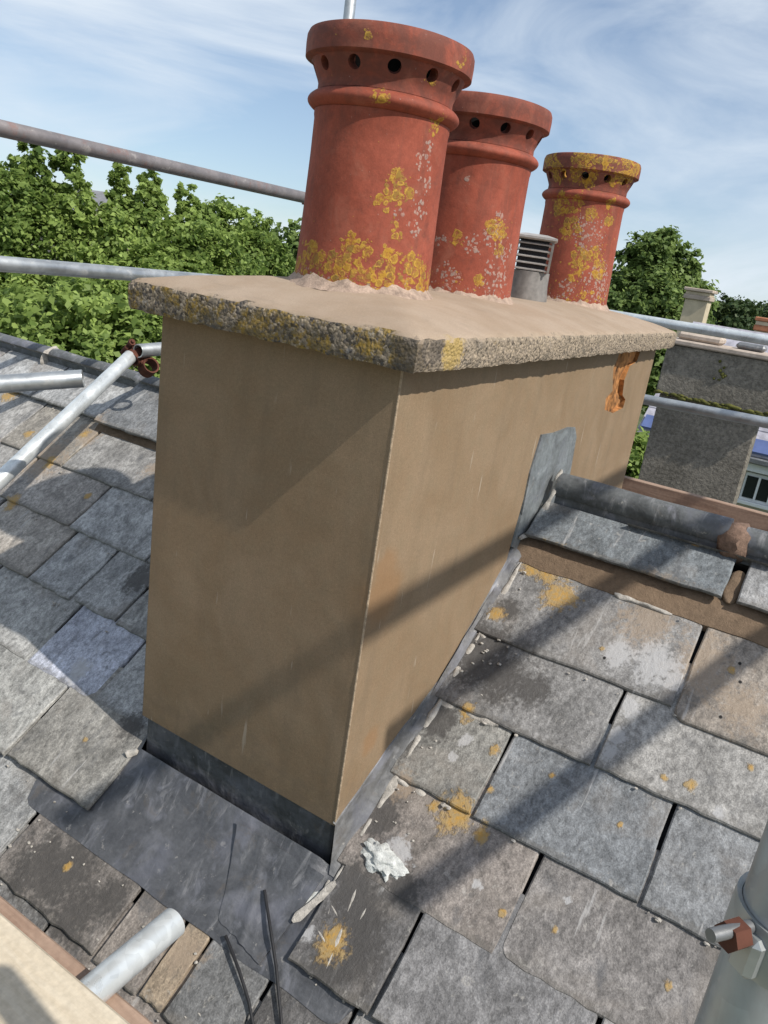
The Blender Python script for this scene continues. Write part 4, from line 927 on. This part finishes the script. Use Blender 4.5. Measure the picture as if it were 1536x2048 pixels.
def roof_px(px, py):
    v = ray(px, py); t = (Z0 + TM * CAM.y - CAM.z) / (v.z - TM * v.y); return CAM + v * t
def on_roof(lst): return [(roof_px(a, b).x, roof_px(a, b).y, h) for a, b, h in lst]
wire(on_roof([(538, 1790, 0.034), (552, 1870, 0.04), (562, 1940, 0.036), (572, 2048, 0.034), (575, 2120, 0.03)]), 'thin dark cable running down the lower slates from the lead apron')
wire(on_roof([(462, 1880, 0.034), (490, 1950, 0.038), (508, 2010, 0.034), (520, 2080, 0.03)]), 'shorter dark cable left of the other on the lower slates')

# ------------------------------------------------------------------ trees
def leaves(blobs, n, size, seed, flat_up=0.35):
    """n kite-shaped leaves spread through clumps near the skin of the given ellipsoids (centre, radii)"""
    g = np.random.default_rng(seed); n = int(n * 2.0); vol = np.array([b[1][0] * b[1][1] * b[1][2] for b in blobs]) ** 0.6; vol /= vol.sum()
    nc = max(20, n // 45); ci = g.choice(len(blobs), nc, p=vol)
    C = np.array([b[0] for b in blobs])[ci]; Rr = np.array([b[1] for b in blobs])[ci]
    u = g.normal(size=(nc, 3)); u /= np.linalg.norm(u, axis=1)[:, None]; rad = g.random((nc, 1)) ** 0.28
    cc = C + u * rad * Rr * g.uniform(0.82, 1.08, (nc, 1))
    li = g.integers(0, nc, n); cs = (Rr.mean(1) * g.uniform(0.10, 0.24, nc))[li][:, None]
    P = cc[li] + g.normal(size=(n, 3)) * cs * np.array([1, 1, 0.75]) * 0.6
    nr = g.normal(size=(n, 3)) * 0.8 + u[li] * 0.7 + np.array([0, 0, flat_up + 0.4]); nr /= np.linalg.norm(nr, axis=1)[:, None]
    t = np.cross(nr, g.normal(size=(n, 3))); t /= np.linalg.norm(t, axis=1)[:, None]; b = np.cross(nr, t)
    s = size * g.uniform(0.45, 1.45, (n, 1))
    v = np.empty((n, 4, 3)); v[:, 0] = P - t * s * 0.5; v[:, 1] = P + b * s * 0.36 - t * s * 0.05 + nr * s * 0.10; v[:, 2] = P + t * s * 0.6 - nr * s * 0.08; v[:, 3] = P - b * s * 0.36 - t * s * 0.05 + nr * s * 0.10
    me = bpy.data.meshes.new('crown'); me.vertices.add(4 * n); me.vertices.foreach_set('co', v.reshape(-1))
    me.loops.add(4 * n); me.loops.foreach_set('vertex_index', np.arange(4 * n, dtype=np.int32))
    me.polygons.add(n); me.polygons.foreach_set('loop_start', np.arange(0, 4 * n, 4, dtype=np.int32)); me.update(calc_edges=True)
    return me
M_BARK = flat('bark', (0.09, 0.07, 0.05), 0.9, 0, 0.3, 15)
def tree(base, blobs, n, size, mat, label, seed, trunk_r=0.16, group='trees beyond the roof', cat='tree'):
    base = Vector(base); t = empty('tree', base, label, cat, group)
    me = leaves([(Vector(c) - base, r) for c, r in blobs], n, size, seed)
    tag(link('crown', me, mat, t), kind='stuff')
    bm = bmesh.new(); tops = [Vector(c) - base for c, r in blobs]
    def limb(a, b, r0, r1, seg=9, k=6):
        rings = []; mid = (a + b) / 2 + Vector((random.uniform(-.1, .1), random.uniform(-.1, .1), 0)) * (b - a).length
        for i in range(k + 1):
            s = i / k; p = a * (1 - s) ** 2 + mid * 2 * s * (1 - s) + b * s * s; r = r0 + (r1 - r0) * s; M = frame_from(a, b)
            rings.append([bm.verts.new(p + (M @ Vector((math.cos(q), math.sin(q), 0))) * r) for q in [2 * math.pi * j / seg for j in range(seg)]])
        for A, B in zip(rings, rings[1:]):
            for i in range(seg): bm.faces.new((A[i], A[(i + 1) % seg], B[(i + 1) % seg], B[i]))
    mean = sum(tops, Vector()) / len(tops); low = Vector((mean.x * 0.4, mean.y * 0.4, max(0.8, min(c.z for c in tops) * 0.55)))
    limb(Vector((0, 0, -0.3)), low, trunk_r * 1.25, trunk_r * 0.8)
    for c, (_, rr_) in zip(tops, blobs):
        if min(rr_) > 0.5: limb(low, c - Vector((0, 0, 0.3 * rr_[2])), trunk_r * 0.55, trunk_r * 0.1)
    link('trunk', bm_mesh(bm, 'trunk', 60), M_BARK, t)
GZ = -7.4
M_LF = leaf_material('bright_leaves', (0.055, 0.105, 0.018), (0.34, 0.44, 0.12), 0.42)
M_LD = leaf_material('dark_leaves', (0.06, 0.105, 0.026), (0.24, 0.32, 0.095), 0.38)
M_LFAR = leaf_material('far_leaves', (0.03, 0.06, 0.022), (0.075, 0.105, 0.035), 0.2)
def blob_px(px, py, d, rx, rz_, ry=None):
    c = at(px, py, d); return (c, (rx, ry or rx, rz_))
def leader(px, top, bot, d, w):                     # a pointed leading shoot: a stack of shrinking blobs
    out = []; k = 4
    for i in range(k):
        py = top + (bot - top) * (i + 0.6) / k; out.append(blob_px(px, py, d, w * (0.6 + 0.2 * i), (bot - top) / k * d / F * 0.85))
    return out
def ltree(pxc, blobs, n, label, seed, size=0.085, mat=None):
    c = blobs[0][0]; tree((c.x, c.y, GZ), blobs, n, size, mat or M_LF, label, seed)
ltree(60, leader(50, 285, 460, 12, 0.55) + leader(135, 300, 450, 12.2, 0.45) + [blob_px(-20, 470, 12, 0.75, 1.0), blob_px(90, 520, 12.2, 1.0, 0.8), blob_px(40, 640, 12, 1.2, 0.9), blob_px(-110, 560, 12, 1.0, 1.2)], 22000, 'bright green broadleaf tree with two tall leading shoots at the left edge', 11)
ltree(270, leader(240, 335, 470, 12.6, 0.32) + leader(298, 338, 470, 12.6, 0.33) + [blob_px(265, 500, 12.6, 0.8, 0.7), blob_px(230, 610, 12.4, 1.1, 0.9), blob_px(330, 600, 12.5, 0.9, 0.9)], 17000, 'bright green tree whose twin shoots stand up between two sky gaps', 12)
ltree(380, leader(372, 370, 480, 13, 0.30) + [blob_px(395, 510, 13, 0.75, 0.6), blob_px(350, 560, 12.8, 0.8, 0.8), blob_px(440, 590, 13, 0.9, 0.7)], 11000, 'slender green tree with a single pointed shoot below the upper rail', 13)
ltree(470, [blob_px(455, 455, 14, 0.55, 0.52), blob_px(505, 480, 14, 0.42, 0.5), blob_px(415, 470, 14, 0.4, 0.5), blob_px(470, 540, 14, 0.95, 0.7), blob_px(540, 540, 14, 0.5, 0.6), blob_px(440, 620, 14, 1.2, 0.9)], 14000, 'rounded bushy green tree just left of the nearest pot', 14)
ltree(590, [blob_px(585, 500, 20, 0.75, 0.75), blob_px(640, 520, 20, 0.9, 0.8), blob_px(560, 580, 20, 1.2, 0.9)], 6000, 'darker tree half hidden behind the nearest pot', 15, 0.16, M_LD)
ltree(180, [blob_px(150, 640, 9, 0.85, 0.42), blob_px(270, 655, 9, 0.55, 0.36), blob_px(40, 680, 9, 0.7, 0.4), blob_px(190, 740, 9, 1.3, 0.6), blob_px(-60, 640, 9, 0.6, 0.5)], 11000, 'nearest leafy treetop rising right behind the left ridge tiles', 16, 0.085)
c = at(1315, 580, 36)
tree((c.x, c.y, GZ - 0.4), [blob_px(1315, 510, 36, 1.35, 1.25), blob_px(1270, 545, 36, 1.2, 1.2), blob_px(1362, 545, 36, 1.05, 1.3), bl0 := blob_px(1310, 620, 36, 2.4, 1.9), blob_px(1240, 620, 36, 1.6, 1.5), blob_px(1375, 610, 36, 1.0, 1.4), blob_px(1320, 720, 36, 3.0, 2.2)], 24000, 0.22, M_LD, 'big dense dark green tree right of the farthest pot', 21, 0.3)
for i, (px, py, d, rx, rz_, lab) in enumerate(((1455, 640, 60, 2.0, 1.9, 'dark round treetop directly right of the pale stone chimney'), (1520, 650, 70, 3.0, 1.9, 'dark far treetop cut by the right edge'), (1495, 640, 95, 4.0, 2.4, 'paler distant treetop on the skyline at the right'), (1590, 640, 95, 5.0, 2.6, 'distant treetop just beyond the right edge'), (1430, 660, 80, 3.0, 2.4, 'far treetop behind the pale stone chimney'))):
    c = at(px, py, d); zg = -7.2 - 0.03 * (math.hypot(c.x, c.y) - 25)
    tree((c.x, c.y, zg), [(c, (rx, rx, rz_)), (c + Vector((rx * 0.6, 0.3, -rz_ * 0.7)), (rx, rx, rz_)), (c + Vector((-rx * 0.5, 0, -rz_ * 0.9)), (rx, rx, rz_))], 5000, 0.3 * d / 60, M_LFAR, lab, 30 + i, 0.3, 'far trees at the right')
# hedge-like bush filling the gap left of the roughcast stack
c = at(1275, 930, 9.5)
tree((c.x, c.y, GZ), [blob_px(1262, 940, 9.5, 0.55, 0.45), blob_px(1290, 1000, 9.5, 0.8, 0.6), blob_px(1200, 960, 9.5, 0.6, 0.6)], 7000, 0.09, M_LF, 'yellow-green bush in the gap between chimney and roughcast stack', 41, 0.08, None, 'bush')

# ------------------------------------------------------------------ neighbouring buildings
M_RC = NB('roughcast', 0.95); a_ = M_RC.noise(M_RC.pos, 34, 5, 0.7); b_ = M_RC.noise(M_RC.pos, 3, 4, 0.6); M_RC.bump(a_, 0.9, 0.03)
cc_ = M_RC.mul(M_RC.mix(M_RC.rng(b_, 0.35, 0.65), (0.18, 0.162, 0.132), (0.25, 0.225, 0.185)), M_RC.rng(a_, 0.3, 0.7, 0.65, 1.3)); M_RC = M_RC.done(cc_)
M_COP = flat('stone_coping', (0.42, 0.35, 0.29), 0.9, 0, 0.25, 20); M_MOSS = flat('moss', (0.10, 0.10, 0.025), 0.95, 0, 0.5, 60)
YS = 5.6
U0, U1 = aty(1322, 740, YS).x, aty(1600, 740, YS).x; zt, zm = aty(1430, 703, YS).z, aty(1420, 808, YS).z; Lx0, Lx1 = aty(1293, 880, YS).x, aty(1490, 930, YS).x
rs = empty('roughcast_chimney', ((U0 + U1) / 2, YS, -3.0), 'broad dark grey roughcast chimney stack with a mossy ledge beyond the far rails', 'chimney')
def npart(root, name, lo, hi, mat, bev=0.01):
    bm = bmesh.new(); add_box(bm, lo, hi, bev); o = link(name, bm_mesh(bm, name), mat, root); o.matrix_parent_inverse = Matrix.Translation(-root.location); return o
npart(rs, 'head', (U0, YS, zm), (U1, YS + 0.32, zt), M_RC); npart(rs, 'shaft', (Lx0, YS + 0.05, -5.5), (Lx1, YS + 0.27, zm - 0.002), M_RC)
npart(rs, 'coping', (U0 - 0.02, YS - 0.03, zt + 0.002), (U1 + 0.03, YS + 0.36, zt + 0.045), M_COP)
npart(rs, 'flaunching', (U0 + 0.05, YS + 0.05, zt + 0.047), (U0 + 0.40, YS + 0.28, zt + 0.11), M_COP, 0.02)
npart(rs, 'vent_stub', (U0 + 0.50, YS + 0.1, zt + 0.047), (U0 + 0.72, YS + 0.26, zt + 0.10), M_GALVD, 0.02)
bm = bmesh.new()
for i in range(46):
    x = U0 + (U1 - U0) * (i + random.random()) / 46
    s = random.uniform(0.008, 0.03); bmesh.ops.create_icosphere(bm, subdivisions=1, radius=s, matrix=Matrix.Translation((x, YS - 0.003, zm + random.uniform(-0.006, 0.02))) @ Matrix.Diagonal((1.6, 0.6, 0.6, 1)))
for i in range(10):
    bmesh.ops.create_icosphere(bm, subdivisions=1, radius=random.uniform(0.008, 0.018), matrix=Matrix.Translation((aty(1440 + random.gauss(0, 9), 740, YS).x, YS, aty(1440, 740 + random.uniform(-25, 25), YS).z)))
o = link('moss', bm_mesh(bm, 'moss', 60), M_MOSS, rs); o.matrix_parent_inverse = Matrix.Translation(-rs.location); tag(o, kind='stuff')

# house behind: lavender slate roof, blue panel strip, gutter, white windows
YH = 14.0
M_LAV = NB('lavender_slates', 0.7); k_ = M_LAV.noise(M_LAV.pos, 9, 4); M_LAV = M_LAV.done(M_LAV.mul((0.33, 0.32, 0.36), M_LAV.rng(k_, 0.3, 0.7, 0.75, 1.2)))
M_BLUE = flat('blue_panel', (0.10, 0.135, 0.28), 0.3, 0.1, 0.2, 5); M_WHITE = flat('white_frame', (0.72, 0.73, 0.72), 0.4, 0, 0.06, 10); M_GLASS = flat('window_glass', (0.015, 0.02, 0.018), 0.06, 0, 0.3, 2, 0.6, 0); M_HW = flat('house_render', (0.45, 0.42, 0.37), 0.9, 0, 0.15, 3)
hx0, hx1 = aty(1287, 835, YH).x, aty(1287, 835, YH).x + 8.5
ez = aty(1520, 912, YH).z; ezl = aty(1300, 855, YH).z; ez = (ez + ezl) / 2
hb = empty('neighbour_house', ((hx0 + hx1) / 2, YH + 3, GZ), 'house behind the roughcast stack with lavender slates and white windows', 'house')
npart(hb, 'wall', (hx0 + 0.1, YH, GZ - 0.3), (hx1, YH + 6, ez - 0.1), M_HW, 0)
nr_ = 11; sl = 0.75; run = 2.6
for r in range(nr_):
    ya, yb_ = YH - 0.25 + run * r / nr_, YH - 0.25 + run * (r + 1.25) / nr_; za, zb = ez + (ya - YH + 0.25) * sl, ez + (yb_ - YH + 0.25) * sl
    v = [(hx0, ya, za + 0.03), (hx1, ya, za + 0.03), (hx1, yb_, zb + 0.005), (hx0, yb_, zb + 0.005), (hx0, ya, za - 0.01), (hx1, ya, za - 0.01)]
    o = link('slate_course', pyd('slate_course', v, [(0, 1, 2, 3), (4, 5, 1, 0)]), M_LAV, hb); o.matrix_parent_inverse = Matrix.Translation(-hb.location)
v = [(hx0, YH - 0.25, ez - 0.02), (hx1, YH - 0.25, ez - 0.02), (hx1, YH - 0.25 + run, ez + run * sl - 0.02), (hx0, YH - 0.25 + run, ez + run * sl - 0.02), (hx1, YH + 6, ez - 0.1), (hx0, YH + 6, ez - 0.1)]
o = link('roof', pyd('roof', v, [(0, 1, 2, 3), (3, 2, 4, 5)]), M_LAV, hb); o.matrix_parent_inverse = Matrix.Translation(-hb.location)
# the blue strip lies on the lowest courses
v = [(hx0 + 0.05, YH - 0.27, ez + 0.03), (hx1, YH - 0.27, ez + 0.03), (hx1, YH - 0.02, ez + 0.03 + 0.26 * sl), (hx0 + 0.05, YH - 0.02, ez + 0.03 + 0.26 * sl)]
v2 = [(x, y - 0.02, z + 0.04) for x, y, z in v]
o = link('blue_panel', pyd('blue_panel', v + v2, [(0, 3, 2, 1), (4, 5, 6, 7), (0, 1, 5, 4), (1, 2, 6, 5), (2, 3, 7, 6), (3, 0, 4, 7)]), M_BLUE, hb); o.matrix_parent_inverse = Matrix.Translation(-hb.location)
npart(hb, 'gutter', (hx0, YH - 0.34, ez - 0.14), (hx1, YH - 0.22, ez - 0.03), M_GALVD, 0.02); npart(hb, 'fascia', (hx0, YH - 0.2, ez - 0.30), (hx1, YH - 0.14, ez - 0.15), M_WHITE)
wz1, wz0 = ez - 0.34, aty(1500, 1003, YH - 0.1).z; wx = aty(1485, 970, YH - 0.1).x
for k in range(3):
    x0 = wx + k * 1.02
    wf = npart(hb, 'window', (x0, YH - 0.06, wz0), (x0 + 0.98, YH - 0.02, wz1), M_WHITE, 0)
    for q in range(4):
        a = x0 + 0.035 + q * 0.232; p = npart(wf, 'pane', (a, YH - 0.075, wz0 + 0.05), (a + 0.19, YH - 0.061, wz1 - 0.06), M_GLASS, 0)
        npart(wf, 'mullion', (a + 0.192, YH - 0.10, wz0 + 0.03), (a + 0.23, YH - 0.0615, wz1 - 0.04), M_WHITE, 0)
npart(hb, 'sill', (wx - 0.12, YH - 0.16, wz0 - 0.07), (wx + 3.2, YH - 0.03, wz0 - 0.002), M_WHITE)

# pale stone chimney far off, small brick one at the edge
def stone_chimney(pxl, pxr, top, d, mat, matc, label, cat='chimney', h=4.0, name='stone_chimney'):
    a, b = at(pxl, top, d), at(pxr, top, d); w = (b - a).length; c = (a + b) / 2
    t = empty(name, (c.x, c.y, c.z - h), label, cat)
    box_obj('shaft', (-w * .42, -w * .42, 0), (w * .42, w * .42, h - 0.34), mat, t, 0.01)
    box_obj('cap', (-w * .5, -w * .5, h - 0.338), (w * .5, w * .5, h - 0.2), matc, t, 0.02); box_obj('neck_course', (-w * .45, -w * .45, h - 0.198), (w * .45, w * .45, h - 0.10), mat, t, 0.01); box_obj('top_course', (-w * .54, -w * .54, h - 0.098), (w * .54, w * .54, h), matc, t, 0.02)
    return t
M_STONE = flat('cream_stone', (0.52, 0.44, 0.31), 0.9, 0, 0.2, 3); M_STONE2 = flat('grey_stone', (0.40, 0.33, 0.27), 0.9, 0, 0.25, 4); M_BRICK = flat('orange_brick', (0.36, 0.15, 0.08), 0.9, 0, 0.25, 8)
stone_chimney(1377, 1429, 578, 24, M_STONE, M_STONE2, 'slim cream stone chimney standing before the dark trees')
stone_chimney(1516, 1552, 636, 20, M_STONE, M_BRICK, 'small brick and stone chimney cut by the right edge', h=3.0, name='brick_chimney')
# glimpse of a far grey roof between the left tree shoots
c = at(195, 392, 32); t = empty('far_house', (c.x, c.y, GZ - 1), 'far grey roofed house glimpsed between two leading shoots', 'house')
bm = bmesh.new(); prism_x(bm, [(-2.5, 0), (-2.5, c.z - GZ + 1 - 1.3), (0, c.z - GZ + 1 + 0.1), (2.5, c.z - GZ + 1 - 1.3), (2.5, 0)], -2.4, 1.2); link('wall', bm_mesh(bm, 'wall'), M_COP, t)
bm = bmesh.new(); zz = c.z - GZ + 1; prism_x(bm, [(-2.8, zz - 1.38), (0, zz + 0.2), (2.8, zz - 1.38), (2.8, zz - 1.5), (0, zz + 0.11), (-2.8, zz - 1.5)], -2.6, 1.4); link('roof', bm_mesh(bm, 'roof'), flat('far_roof', (0.2, 0.2, 0.21), 0.8), t)
